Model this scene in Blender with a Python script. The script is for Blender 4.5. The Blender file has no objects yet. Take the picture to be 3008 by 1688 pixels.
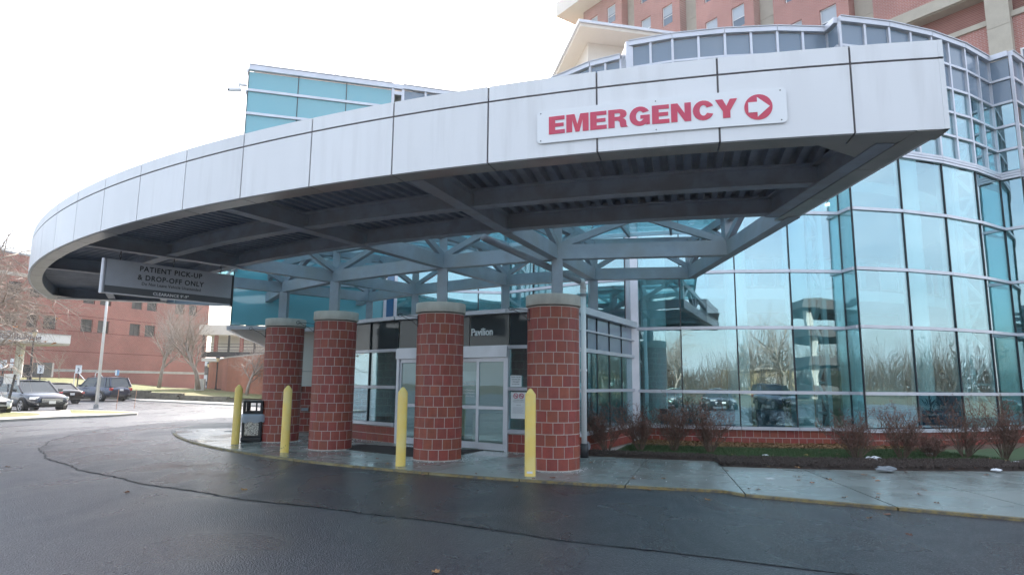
import bpy, math, random
from mathutils import Vector, Matrix
rnd = random.Random(7)
scene = bpy.context.scene
PI = math.pi
col = scene.collection
# ---------------------------------------------------------------- camera
F, PT, RO, H = 1895.17, 0.14831333, 0.00920407, 1.6
cam_d = bpy.data.cameras.new('camera'); cam = bpy.data.objects.new('camera', cam_d); col.objects.link(cam)
cam_d.sensor_width = 36.0; cam_d.lens = F / 3008 * 36; cam_d.clip_end = 2000; cam_d.clip_start = 0.05
fwd = Vector((0, math.cos(PT), math.sin(PT))); up0 = Vector((0, -math.sin(PT), math.cos(PT))); rt0 = Vector((1, 0, 0))
rt = rt0 * math.cos(RO) + up0 * math.sin(RO); up = -rt0 * math.sin(RO) + up0 * math.cos(RO)
cam.matrix_world = Matrix(((rt.x, up.x, -fwd.x, 0), (rt.y, up.y, -fwd.y, 0), (rt.z, up.z, -fwd.z, H), (0, 0, 0, 1)))
scene.camera = cam
# ---------------------------------------------------------------- sky, sun, exposure
SUN_EL, SUN_AZ = math.radians(34), math.radians(4)        # azimuth clockwise from +Y
world = bpy.data.worlds.new("World"); scene.world = world; world.use_nodes = True
nt = world.node_tree; nt.nodes.clear()
out = nt.nodes.new('ShaderNodeOutputWorld'); bg = nt.nodes.new('ShaderNodeBackground')
sky = nt.nodes.new('ShaderNodeTexSky'); sky.sky_type = 'NISHITA'; sky.sun_disc = False
sky.sun_elevation = SUN_EL; sky.sun_rotation = SUN_AZ; sky.air_density = 1.0; sky.dust_density = 2.5; sky.ozone_density = 1.5
tc = nt.nodes.new('ShaderNodeTexCoord'); mp = nt.nodes.new('ShaderNodeMapping'); mp.inputs['Scale'].default_value = (1.6, 1.6, 4.5)
nz = nt.nodes.new('ShaderNodeTexNoise'); nz.inputs['Scale'].default_value = 2.2; nz.inputs['Detail'].default_value = 9; nz.inputs['Roughness'].default_value = .58
rp = nt.nodes.new('ShaderNodeValToRGB'); rp.color_ramp.elements[0].position = .34; rp.color_ramp.elements[1].position = .74; rp.color_ramp.elements[0].color = (.16, .16, .16, 1); rp.color_ramp.elements[1].color = (.8, .8, .8, 1)
mx = nt.nodes.new('ShaderNodeMix'); mx.data_type = 'RGBA'; mx.blend_type = 'LIGHTEN'; mx.inputs[7].default_value = (6.4, 6.8, 7.4, 1)
nt.links.new(tc.outputs['Generated'], mp.inputs['Vector']); nt.links.new(mp.outputs[0], nz.inputs['Vector'])
nt.links.new(nz.outputs[0], rp.inputs[0]); nt.links.new(rp.outputs[0], mx.inputs[0]); nt.links.new(sky.outputs[0], mx.inputs[6])
nt.links.new(mx.outputs[2], bg.inputs[0]); bg.inputs[1].default_value = 0.10
nt.links.new(bg.outputs[0], out.inputs[0])
sd = bpy.data.lights.new('sun', 'SUN'); sd.energy = 3.2; sd.angle = math.radians(.6); sd.color = (1, .94, .86)
sun = bpy.data.objects.new('sun', sd); col.objects.link(sun)
sdir = Vector((math.sin(SUN_AZ) * math.cos(SUN_EL), math.cos(SUN_AZ) * math.cos(SUN_EL), math.sin(SUN_EL)))
sun.rotation_euler = sdir.to_track_quat('Z', 'Y').to_euler()
vs = scene.view_settings; vs.view_transform = 'Standard'; vs.look = 'None'; vs.gamma = 1; vs.use_curve_mapping = False
vs.exposure = 1.85

# ---------------------------------------------------------------- helpers
def ray(px, py):
    a, b = px - 1504, py - 844; c, s = math.cos(RO), math.sin(RO)
    x, y = (c * a + s * b) / F, -(-s * a + c * b) / F
    return Vector((x, math.cos(PT) - y * math.sin(PT), math.sin(PT) + y * math.cos(PT)))
def gp(px, py, z=0.0):                     # surveyed point of the photograph at height z
    r = ray(px, py); t = (z - H) / r.z; return Vector((r.x * t, r.y * t, z))
def dp(px, py, dep):                       # surveyed point at a known distance
    r = ray(px, py); t = dep / r.y; return Vector((r.x * t, dep, H + r.z * t))

def tag(o, label=None, cat=None, group=None, kind=None):
    if label: o['label'] = label
    if cat: o['category'] = cat
    if group: o['group'] = group
    if kind: o['kind'] = kind
    return o
def thing(name, loc, label, cat, group=None):
    o = bpy.data.objects.new(name, None); col.objects.link(o); o.location = loc; o.empty_display_size = .2
    return tag(o, label, cat, group)
def base_of(p):
    v = Vector((0, 0, 0))
    while p is not None: v += Vector(p.location); p = p.parent
    return v
def kids(o): return [c for c in bpy.data.objects if c.parent == o]
def copy_tree(o, parent=None):
    c = o.copy(); col.objects.link(c)
    if parent: c.parent = parent
    for ch in list(o.children): copy_tree(ch, c)
    return c
class MB:
    def __init__(s): s.v = []; s.f = []
    def add(s, vs, fs):
        n = len(s.v); s.v += [tuple(v) for v in vs]; s.f += [tuple(i + n for i in f) for f in fs]; return s
    def quad(s, a, b, c, d): return s.add([a, b, c, d], [(0, 1, 2, 3)])
    def box(s, c, size, rz=0, top=1.0):
        x, y, z = size[0] / 2, size[1] / 2, size[2] / 2; ca, sa = math.cos(rz), math.sin(rz); vs = []
        for zz, k in ((-z, 1), (z, top)):
            for xx, yy in ((-x * k, -y * k), (x * k, -y * k), (x * k, y * k), (-x * k, y * k)):
                vs.append((c[0] + ca * xx - sa * yy, c[1] + sa * xx + ca * yy, c[2] + zz))
        return s.add(vs, [(0, 3, 2, 1), (4, 5, 6, 7), (0, 1, 5, 4), (1, 2, 6, 5), (2, 3, 7, 6), (3, 0, 4, 7)])
    def bar(s, p, q, w, h, upv=(0, 0, 1)):
        p, q = Vector(p), Vector(q); d = (q - p).normalized(); u = Vector(upv)
        if abs(d.dot(u)) > .98: u = Vector((1, 0, 0))
        r = d.cross(u).normalized() * (w / 2); u2 = r.cross(d).normalized() * (h / 2)
        vs = [p - r - u2, p + r - u2, p + r + u2, p - r + u2, q - r - u2, q + r - u2, q + r + u2, q - r + u2]
        return s.add(vs, [(0, 3, 2, 1), (4, 5, 6, 7), (0, 1, 5, 4), (1, 2, 6, 5), (2, 3, 7, 6), (3, 0, 4, 7)])
    def tube(s, p, q, r0, r1=None, n=8, cap=True):
        r1 = r0 if r1 is None else r1; p, q = Vector(p), Vector(q); d = q - p
        if d.length < 1e-6: return s
        d.normalize(); a = d.orthogonal().normalized(); b = d.cross(a); vs = []
        for c, r in ((p, r0), (q, r1)):
            for i in range(n):
                t = 2 * PI * i / n; vs.append(c + (a * math.cos(t) + b * math.sin(t)) * r)
        fs = [(i, (i + 1) % n, n + (i + 1) % n, n + i) for i in range(n)]
        if cap: fs += [tuple(range(n - 1, -1, -1)), tuple(range(n, 2 * n))]
        return s.add(vs, fs)
    def path(s, pts, r, n=8):
        pts = [Vector(p) for p in pts]; rings = []; a = None
        for i, p in enumerate(pts):
            d = (pts[min(i + 1, len(pts) - 1)] - pts[max(i - 1, 0)]).normalized()
            a = d.orthogonal().normalized() if a is None else (a - d * a.dot(d)).normalized()
            b = d.cross(a); rr = r[i] if isinstance(r, (list, tuple)) else r
            rings.append([p + (a * math.cos(2 * PI * k / n) + b * math.sin(2 * PI * k / n)) * rr for k in range(n)])
        vs = [v for R in rings for v in R]
        fs = [(i * n + k, i * n + (k + 1) % n, (i + 1) * n + (k + 1) % n, (i + 1) * n + k) for i in range(len(pts) - 1) for k in range(n)]
        fs += [tuple(range(n - 1, -1, -1)), tuple(range((len(pts) - 1) * n, len(pts) * n))]
        return s.add(vs, fs)
    def lathe(s, prof, c=(0, 0, 0), n=24):
        m = len(prof); vs = [(c[0] + r * math.cos(2 * PI * k / n), c[1] + r * math.sin(2 * PI * k / n), c[2] + z) for k in range(n) for r, z in prof]
        fs = [(k * m + i, ((k + 1) % n) * m + i, ((k + 1) % n) * m + i + 1, k * m + i + 1) for k in range(n) for i in range(m - 1)]
        return s.add(vs, fs)
    def prism(s, poly, z0, z1):
        n = len(poly); A = sum(poly[i][0] * poly[(i + 1) % n][1] - poly[(i + 1) % n][0] * poly[i][1] for i in range(n))
        if A < 0: poly = poly[::-1]
        vs = [(p[0], p[1], z0) for p in poly] + [(p[0], p[1], z1) for p in poly]
        return s.add(vs, [tuple(range(n - 1, -1, -1)), tuple(range(n, 2 * n))] + [(i, (i + 1) % n, n + (i + 1) % n, n + i) for i in range(n)])
    def build(s, name, m, parent=None, smooth=False, world=True, mods=None):
        if not s.v: s.v = [(0, 0, 0)]
        c = Vector((0, 0, 0))
        if world:
            lo = [min(v[i] for v in s.v) for i in range(3)]; hi = [max(v[i] for v in s.v) for i in range(3)]
            c = Vector([(lo[i] + hi[i]) / 2 for i in range(3)]); c.z = lo[2] if parent is None else c.z
        me = bpy.data.meshes.new(name); me.from_pydata([(v[0] - c.x, v[1] - c.y, v[2] - c.z) for v in s.v], [], s.f); me.validate()
        if smooth:
            me.polygons.foreach_set('use_smooth', [True] * len(me.polygons))
        if m: me.materials.append(m)
        o = bpy.data.objects.new(name, me); col.objects.link(o)
        o.location = c - base_of(parent) if world else (0, 0, 0)
        if parent: o.parent = parent
        return o
def place(name, me, parent, loc, rz=0):
    o = bpy.data.objects.new(name, me); col.objects.link(o)
    if parent: o.parent = parent
    o.location = Vector(loc) - base_of(parent); o.rotation_euler = (0, 0, rz); return o
def bevel(o, w=.01, seg=2, ang=40):
    b = o.modifiers.new('bevel', 'BEVEL'); b.width = w; b.segments = seg; b.limit_method = 'ANGLE'; b.angle_limit = math.radians(ang); return o
def text_mesh(body, size, offset=0.0, extrude=.004, align='LEFT', space=1.0, scale_x=1.0):
    c = bpy.data.curves.new('lettering', 'FONT'); c.body = body; c.size = size; c.offset = offset; c.extrude = extrude
    c.align_x = align; c.space_character = space; c.resolution_u = 3
    o = bpy.data.objects.new('lettering', c); col.objects.link(o); bpy.context.view_layer.update()
    me = bpy.data.meshes.new_from_object(o.evaluated_get(bpy.context.evaluated_depsgraph_get()))
    bpy.data.objects.remove(o); bpy.data.curves.remove(c)
    if scale_x != 1.0:
        for v in me.vertices: v.co.x *= scale_x
    return me
def put_text(body, size, m, parent, origin, right, upv=(0, 0, 1), name='lettering', fit=None, **k):
    me = text_mesh(body, size, **k)
    if fit:
        xs_ = [v.co.x for v in me.vertices]; ys_ = [v.co.y for v in me.vertices]; x0_, kx_ = min(xs_), fit[0] / (max(xs_) - min(xs_)); ky_ = fit[1] / max(ys_)
        for v in me.vertices: v.co.x = (v.co.x - x0_) * kx_; v.co.y *= ky_
    me = me; r = Vector(right).normalized(); u = Vector(upv); n = r.cross(u).normalized()
    o0 = Vector(origin)
    c = sum((v.co for v in me.vertices), Vector()) / max(len(me.vertices), 1)
    cw = o0 + r * c.x + u * c.y + n * c.z
    for v in me.vertices:
        w = o0 + r * v.co.x + u * v.co.y + n * v.co.z; v.co = w - cw
    me.materials.clear(); me.materials.append(m)
    o = bpy.data.objects.new(name, me); col.objects.link(o); o.location = cw - base_of(parent); o.parent = parent
    return o

# ---------------------------------------------------------------- materials
def N(nt, t, **k):
    n = nt.nodes.new(t)
    for a, b in k.items(): setattr(n, a, b)
    return n
def mat(name, c, rough=.6, metal=0, c2=None, nscale=3.0, namt=1.0, stretch=(1, 1, 1), bump=0, bscale=40, objvar=0, spec=.5, coord='pos', r2=None, detail=6, lo=.35, hi=.65, c3=None, scale3=.5, alpha=None, bdist=.01, coat=0, hue=0):
    m = bpy.data.materials.new(name); m.use_nodes = True; nt = m.node_tree; P = nt.nodes['Principled BSDF']; L = nt.links.new
    P.inputs['Roughness'].default_value = rough; P.inputs['Metallic'].default_value = metal; P.inputs['Specular IOR Level'].default_value = spec
    P.inputs['Coat Weight'].default_value = coat
    P.inputs['Base Color'].default_value = (*c, 1)
    if coord == 'pos': src = N(nt, 'ShaderNodeNewGeometry').outputs['Position']
    else: src = N(nt, 'ShaderNodeTexCoord').outputs['Object']
    mp = N(nt, 'ShaderNodeMapping'); mp.inputs['Scale'].default_value = stretch; L(src, mp.inputs['Vector'])
    last = None
    if c2 is not None:
        nz = N(nt, 'ShaderNodeTexNoise'); nz.inputs['Scale'].default_value = nscale; nz.inputs['Detail'].default_value = detail; nz.inputs['Roughness'].default_value = .6
        L(mp.outputs[0], nz.inputs['Vector'])
        r = N(nt, 'ShaderNodeMapRange'); r.inputs[1].default_value = lo; r.inputs[2].default_value = hi; r.inputs[3].default_value = 0; r.inputs[4].default_value = namt; L(nz.outputs[0], r.inputs[0])
        x = N(nt, 'ShaderNodeMix', data_type='RGBA'); x.inputs[6].default_value = (*c, 1); x.inputs[7].default_value = (*c2, 1); L(r.outputs[0], x.inputs[0]); last = x.outputs[2]
        if r2 is not None:
            q = N(nt, 'ShaderNodeMapRange'); q.inputs[3].default_value = rough; q.inputs[4].default_value = r2; L(r.outputs[0], q.inputs[0]); L(q.outputs[0], P.inputs['Roughness'])
    if c3 is not None:
        nz = N(nt, 'ShaderNodeTexNoise'); nz.inputs['Scale'].default_value = scale3; nz.inputs['Detail'].default_value = 5; L(src, nz.inputs['Vector'])
        r = N(nt, 'ShaderNodeMapRange'); r.inputs[1].default_value = .45; r.inputs[2].default_value = .65; L(nz.outputs[0], r.inputs[0])
        x = N(nt, 'ShaderNodeMix', data_type='RGBA'); x.inputs[7].default_value = (*c3, 1); L(r.outputs[0], x.inputs[0])
        if last: L(last, x.inputs[6])
        else: x.inputs[6].default_value = (*c, 1)
        last = x.outputs[2]
    if objvar:
        oi = N(nt, 'ShaderNodeObjectInfo'); h = N(nt, 'ShaderNodeHueSaturation'); q = N(nt, 'ShaderNodeMapRange')
        q.inputs[3].default_value = 1 - objvar; q.inputs[4].default_value = 1 + objvar; L(oi.outputs['Random'], q.inputs[0]); L(q.outputs[0], h.inputs['Value'])
        if hue:
            q2 = N(nt, 'ShaderNodeMapRange'); q2.inputs[3].default_value = .5 - hue; q2.inputs[4].default_value = .5 + hue
            mm = N(nt, 'ShaderNodeMath', operation='FRACT'); m2 = N(nt, 'ShaderNodeMath', operation='MULTIPLY'); m2.inputs[1].default_value = 7.31
            L(oi.outputs['Random'], m2.inputs[0]); L(m2.outputs[0], mm.inputs[0]); L(mm.outputs[0], q2.inputs[0]); L(q2.outputs[0], h.inputs['Hue'])
        if last: L(last, h.inputs['Color'])
        else: h.inputs['Color'].default_value = (*c, 1)
        last = h.outputs[0]
    if last: L(last, P.inputs['Base Color'])
    if bump:
        nz = N(nt, 'ShaderNodeTexNoise'); nz.inputs['Scale'].default_value = bscale; nz.inputs['Detail'].default_value = 4; L(src, nz.inputs['Vector'])
        b = N(nt, 'ShaderNodeBump'); b.inputs['Strength'].default_value = bump; b.inputs['Distance'].default_value = bdist; L(nz.outputs[0], b.inputs['Height']); L(b.outputs[0], P.inputs['Normal'])
    if alpha is not None: P.inputs['Alpha'].default_value = alpha
    return m
def glass(name, tint, f0=.2, gcol=(.76, .91, .96), wave=.13, dirt=0, objvar=.06):
    m = bpy.data.materials.new(name); m.use_nodes = True; nt = m.node_tree; nt.nodes.clear(); L = nt.links.new
    o = N(nt, 'ShaderNodeOutputMaterial'); mix = N(nt, 'ShaderNodeMixShader'); T = N(nt, 'ShaderNodeBsdfTransparent'); G = N(nt, 'ShaderNodeBsdfGlossy')
    T.inputs[0].default_value = (*tint, 1); G.inputs[0].default_value = (*gcol, 1); G.inputs['Roughness'].default_value = .006
    lw = N(nt, 'ShaderNodeLayerWeight'); lw.inputs['Blend'].default_value = .5
    pw = N(nt, 'ShaderNodeMath', operation='POWER'); pw.inputs[1].default_value = 4.0; L(lw.outputs['Facing'], pw.inputs[0])
    mr = N(nt, 'ShaderNodeMapRange'); mr.inputs[3].default_value = f0; mr.inputs[4].default_value = .95; L(pw.outputs[0], mr.inputs[0]); L(mr.outputs[0], mix.inputs[0])
    g = N(nt, 'ShaderNodeNewGeometry'); oi = N(nt, 'ShaderNodeObjectInfo')
    va = N(nt, 'ShaderNodeVectorMath', operation='ADD'); vm = N(nt, 'ShaderNodeVectorMath', operation='SCALE'); vm.inputs['Scale'].default_value = 40
    cb = N(nt, 'ShaderNodeCombineXYZ'); L(oi.outputs['Random'], cb.inputs[0]); L(oi.outputs['Random'], cb.inputs[2]); L(cb.outputs[0], vm.inputs[0]); L(g.outputs['Position'], va.inputs[0]); L(vm.outputs[0], va.inputs[1])
    nz = N(nt, 'ShaderNodeTexNoise'); nz.inputs['Scale'].default_value = .9; nz.inputs['Detail'].default_value = 1.5; L(va.outputs[0], nz.inputs['Vector'])
    b = N(nt, 'ShaderNodeBump'); b.inputs['Strength'].default_value = wave; b.inputs['Distance'].default_value = .03; L(nz.outputs[0], b.inputs['Height']); L(b.outputs[0], G.inputs['Normal'])
    L(T.outputs[0], mix.inputs[1]); L(G.outputs[0], mix.inputs[2])
    if dirt:
        D = N(nt, 'ShaderNodeBsdfDiffuse'); D.inputs[0].default_value = (.5, .5, .48, 1); m2 = N(nt, 'ShaderNodeMixShader'); m2.inputs[0].default_value = dirt
        L(mix.outputs[0], m2.inputs[1]); L(D.outputs[0], m2.inputs[2]); L(m2.outputs[0], o.inputs[0])
    else: L(mix.outputs[0], o.inputs[0])
    return m
def brick_mat(name, dirx, diry, bw, bh, c1, c2, cm, mortar=.012, var=None, rough=.85):
    m = bpy.data.materials.new(name); m.use_nodes = True; nt = m.node_tree; P = nt.nodes['Principled BSDF']; L = nt.links.new
    g = N(nt, 'ShaderNodeNewGeometry'); d = N(nt, 'ShaderNodeVectorMath', operation='DOT_PRODUCT'); d.inputs[1].default_value = (dirx, diry, 0); L(g.outputs['Position'], d.inputs[0])
    s = N(nt, 'ShaderNodeSeparateXYZ'); L(g.outputs['Position'], s.inputs[0]); cb = N(nt, 'ShaderNodeCombineXYZ'); L(d.outputs['Value'], cb.inputs[0]); L(s.outputs[2], cb.inputs[1])
    bt = N(nt, 'ShaderNodeTexBrick'); bt.inputs['Scale'].default_value = 1; bt.inputs['Brick Width'].default_value = bw; bt.inputs['Row Height'].default_value = bh
    bt.inputs['Mortar Size'].default_value = mortar; bt.inputs['Color1'].default_value = (*c1, 1); bt.inputs['Color2'].default_value = (*c2, 1); bt.inputs['Mortar'].default_value = (*cm, 1); L(cb.outputs[0], bt.inputs['Vector'])
    nz = N(nt, 'ShaderNodeTexNoise'); nz.inputs['Scale'].default_value = .35; nz.inputs['Detail'].default_value = 6; L(g.outputs['Position'], nz.inputs['Vector'])
    h = N(nt, 'ShaderNodeHueSaturation'); q = N(nt, 'ShaderNodeMapRange'); q.inputs[1].default_value = .3; q.inputs[2].default_value = .7; q.inputs[3].default_value = .8; q.inputs[4].default_value = 1.2
    L(nz.outputs[0], q.inputs[0]); L(q.outputs[0], h.inputs['Value']); L(bt.outputs[0], h.inputs['Color']); L(h.outputs[0], P.inputs['Base Color'])
    b = N(nt, 'ShaderNodeBump'); b.inputs['Strength'].default_value = .5; b.inputs['Distance'].default_value = .01; b.invert = True; L(bt.outputs['Fac'], b.inputs['Height']); L(b.outputs[0], P.inputs['Normal'])
    P.inputs['Roughness'].default_value = rough; return m
def emit(name, c, s):
    m = bpy.data.materials.new(name); m.use_nodes = True; nt = m.node_tree; P = nt.nodes['Principled BSDF']
    P.inputs['Emission Color'].default_value = (*c, 1); P.inputs['Emission Strength'].default_value = s; return m

M = {}
M['fascia'] = mat('white_panel', (.78, .79, .80), .38, c2=(.61, .61, .61), nscale=1.6, stretch=(3.2, 3.2, .28), lo=.48, hi=.85, namt=.75, objvar=.035, c3=(.74, .75, .76), scale3=.5)
M['joint'] = mat('joint_sealant', (.10, .09, .095), .8)
M['soffit'] = mat('grey_soffit', (.36, .35, .33), .3, metal=.25, c2=(.28, .275, .26), nscale=2)
M['steel'] = mat('painted_steel', (.30, .335, .385), .42, c2=(.23, .255, .29), nscale=2.5, lo=.4, hi=.75, c3=(.27, .28, .29), scale3=1.4, bump=.1, bscale=30)
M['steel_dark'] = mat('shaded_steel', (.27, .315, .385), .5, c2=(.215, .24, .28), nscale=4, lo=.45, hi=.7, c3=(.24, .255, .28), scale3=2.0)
M['deck'] = mat('corrugated_deck', (.20, .25, .33), .45, metal=.2, c2=(.13, .16, .21), nscale=3)
M['alu'] = mat('aluminium_white', (.62, .63, .68), .32, metal=.35, c2=(.55, .56, .6), nscale=2)
M['gasket'] = mat('dark_gasket', (.025, .03, .035), .5)
M['glass'] = glass('teal_glass', (.71, .90, .91), .28)
M['glass_far'] = glass('teal_glass_wing', (.55, .84, .85), .30, wave=.12)
M['glass_clear'] = glass('clear_glass', (.80, .88, .88), .10, wave=.1)
M['glass_sky'] = glass('skylight_glass', (.68, .90, .92), .07, wave=.05)
M['spandrel'] = mat('grey_spandrel_glass', (.19, .25, .32), .12, spec=.7, objvar=.04)
M['panel_teal'] = mat('teal_spandrel_glass', (.17, .43, .49), .06, spec=.9, objvar=.03)
M['darkglass'] = mat('dark_fascia_glass', (.04, .05, .055), .06, spec=.45)
M['brick'] = mat('glazed_red_block', (.33, .070, .045), .5, c2=(.245, .054, .038), nscale=7, objvar=.09, hue=.008, bump=.15, bscale=60)
M['mortar'] = mat('mortar', (.60, .54, .49), .9, c2=(.52, .46, .42), nscale=12)
M['stone'] = mat('cast_stone', (.55, .52, .46), .8, c2=(.42, .40, .36), nscale=4, stretch=(1, 1, .5), bump=.2, bscale=50)
M['yellow'] = mat('yellow_plastic', (.95, .70, .16), .42, c2=(.86, .63, .18), nscale=5, stretch=(1, 1, .25), c3=(.88, .70, .25), scale3=3)
M['white'] = mat('white_paint', (.78, .78, .78), .45)
M['black'] = mat('black_plastic', (.022, .023, .026), .42)
M['darkmetal'] = mat('dark_metal', (.03, .03, .033), .5)
M['red'] = mat('sign_red', (.62, .045, .09), .35, c2=(.55, .05, .12), nscale=3)
M['sign_white'] = mat('sign_white', (.80, .82, .83), .3)
M['concrete'] = mat('wet_concrete', (.21, .235, .22), .14, c2=(.27, .29, .27), nscale=.55, r2=.40, lo=.3, hi=.72, objvar=.06, bump=.03, bscale=18, detail=3)
M['concrete_dry'] = mat('dry_concrete', (.48, .46, .42), .8, c2=(.38, .36, .33), nscale=2, objvar=.05)
M['kerb'] = mat('yellow_kerb_paint', (.25, .185, .065), .6, c2=(.11, .10, .08), nscale=14, lo=.42, hi=.6, c3=(.30, .255, .13), scale3=2)
M['beige'] = mat('beige_stucco', (.72, .67, .61), .85, c2=(.69, .64, .58), nscale=1)
M['limestone'] = mat('limestone', (.50, .46, .38), .8, c2=(.44, .40, .33), nscale=1.5, objvar=.06)
M['inwall'] = mat('interior_wall', (.60, .66, .66), .7)
M['infloor'] = mat('interior_floor', (.22, .24, .24), .4)
M['inwhite'] = mat('interior_white', (.82, .86, .86), .5)
M['bark'] = mat('bark', (.25, .20, .165), .85, c2=(.36, .31, .27), nscale=6, stretch=(1, 1, .3))
M['twig'] = mat('twig', (.30, .24, .20), .7, c2=(.40, .34, .30), nscale=2)
M['shrub'] = mat('shrub_twig', (.19, .135, .10), .8, c2=(.12, .08, .06), nscale=8)
M['bud'] = mat('red_buds', (.17, .065, .045), .7, c2=(.11, .05, .035), nscale=20)
M['mulch'] = mat('dark_mulch', (.030, .022, .018), .8, c2=(.075, .05, .038), nscale=30, bump=.8, bscale=60, bdist=.03)
M['grass'] = mat('lawn_grass', (.050, .100, .036), .8, c2=(.075, .115, .045), nscale=4)
M['grass_dry'] = mat('winter_lawn', (.20, .205, .08), .9, c2=(.15, .175, .065), nscale=.8, c3=(.24, .20, .10), scale3=.3, bump=.5, bscale=18, bdist=.05)
M['leaf'] = mat('brown_leaf', (.24, .12, .055), .7, objvar=.4, hue=.02)
M['leaf_litter'] = mat('leaf_litter', (.16, .095, .06), .8, c2=(.09, .055, .04), nscale=14)
M['orange_leaf'] = mat('orange_leaf', (.55, .20, .05), .6)
M['wallblock'] = mat('grey_block', (.12, .11, .085), .9, c2=(.18, .165, .13), nscale=3, objvar=.25)
M['bag'] = mat('clear_bag', (.55, .62, .72), .25, alpha=.62)
M['tyre'] = mat('tyre', (.02, .02, .02), .8)
M['rim'] = mat('alloy', (.5, .5, .52), .3, metal=.9)
M['carglass'] = mat('car_glass', (.02, .03, .035), .04, spec=1.0)
M['chrome'] = mat('chrome', (.7, .7, .72), .12, metal=1)
M['tail'] = mat('tail_lamp', (.45, .02, .02), .15, coat=1)
M['lampglass'] = mat('headlight_glass', (.75, .78, .8), .08, metal=.4)
M['amber'] = mat('amber_lamp_glass', (.75, .62, .38), .3)
ux, uy = -.585, .811
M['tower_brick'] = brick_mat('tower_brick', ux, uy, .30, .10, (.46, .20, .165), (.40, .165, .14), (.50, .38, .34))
M['tower_brick2'] = brick_mat('tower_brick_shaded', .811, .585, .30, .10, (.36, .15, .12), (.30, .12, .10), (.40, .29, .25))  # same brick, darker: shade of the return faces put into the colour
M['left_brick'] = brick_mat('office_brick', .388, .922, .30, .11, (.30, .075, .055), (.24, .06, .045), (.40, .26, .22), .014)
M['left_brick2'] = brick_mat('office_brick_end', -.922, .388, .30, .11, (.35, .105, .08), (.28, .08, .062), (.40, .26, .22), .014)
M['annex_brick'] = brick_mat('annex_brick', .9, .3, .30, .11, (.38, .12, .08), (.32, .10, .07), (.42, .28, .22))
M['tan_brick'] = brick_mat('tan_brick', 1, 0, .4, .12, (.50, .38, .22), (.44, .33, .19), (.50, .42, .30))
# asphalt: wet, pebbly
def asphalt(name, c, c2, r_lo, r_hi, pscale):
    m = mat(name, c, .5, c2=c2, nscale=55, lo=.3, hi=.7, detail=2); nt = m.node_tree; P = nt.nodes['Principled BSDF']; L = nt.links.new
    g = N(nt, 'ShaderNodeNewGeometry'); nz = N(nt, 'ShaderNodeTexNoise'); nz.inputs['Scale'].default_value = pscale; nz.inputs['Detail'].default_value = 5; nz.inputs['Distortion'].default_value = .6
    mp = N(nt, 'ShaderNodeMapping'); mp.inputs['Scale'].default_value = (1, .55, 1); mp.inputs['Rotation'].default_value = (0, 0, .5); L(g.outputs[0], mp.inputs[0]); L(mp.outputs[0], nz.inputs['Vector'])
    q = N(nt, 'ShaderNodeMapRange'); q.inputs[1].default_value = .30; q.inputs[2].default_value = .70; q.inputs[3].default_value = r_lo; q.inputs[4].default_value = r_hi; L(nz.outputs[0], q.inputs[0]); L(q.outputs[0], P.inputs['Roughness'])
    vo = N(nt, 'ShaderNodeTexVoronoi'); vo.inputs['Scale'].default_value = 62; L(g.outputs[0], vo.inputs['Vector'])
    b = N(nt, 'ShaderNodeBump'); b.inputs['Strength'].default_value = .9; b.inputs['Distance'].default_value = .010; b.invert = True; L(vo.outputs['Distance'], b.inputs['Height']); L(b.outputs[0], P.inputs['Normal'])
    P.inputs['Specular IOR Level'].default_value = .85 if r_lo > .2 else .55
    v2 = N(nt, 'ShaderNodeTexVoronoi'); v2.inputs['Scale'].default_value = 85; L(g.outputs[0], v2.inputs['Vector'])
    sx = N(nt, 'ShaderNodeSeparateColor'); L(v2.outputs['Color'], sx.inputs[0]); m5 = N(nt, 'ShaderNodeMapRange'); m5.inputs[1].default_value = .80; m5.inputs[2].default_value = 1.0; L(sx.outputs[0], m5.inputs[0])
    x5 = N(nt, 'ShaderNodeMix', data_type='RGBA'); x5.inputs[7].default_value = (.14, .145, .15, 1); prev_ = P.inputs['Base Color'].links[0].from_socket; L(prev_, x5.inputs[6]); L(m5.outputs[0], x5.inputs[0]); L(x5.outputs[2], P.inputs['Base Color'])
    return m
M['asphalt'] = asphalt('old_wet_asphalt', (.020, .023, .031), (.06, .063, .074), .22, .42, .6)
M['asphalt_new'] = asphalt('new_wet_asphalt', (.008, .010, .016), (.030, .034, .045), .14, .44, .7)
M['crack'] = mat('tar_seam', (.012, .012, .014), .6)
# aggregate panel of the litter bin
M['aggregate'] = mat('pebble_aggregate', (.55, .52, .46), .8); _n = M['aggregate'].node_tree
_v = N(_n, 'ShaderNodeTexVoronoi'); _v.inputs['Scale'].default_value = 60; _g = N(_n, 'ShaderNodeNewGeometry'); _r = N(_n, 'ShaderNodeValToRGB')
_r.color_ramp.elements[0].color = (.08, .05, .04, 1); _r.color_ramp.elements[1].color = (.72, .69, .62, 1); _r.color_ramp.elements[0].position = .25; _r.color_ramp.elements[1].position = .5
_n.links.new(_g.outputs[0], _v.inputs['Vector']); _n.links.new(_v.outputs['Color'], _r.inputs[0]); _n.links.new(_r.outputs[0], _n.nodes['Principled BSDF'].inputs['Base Color'])

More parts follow.
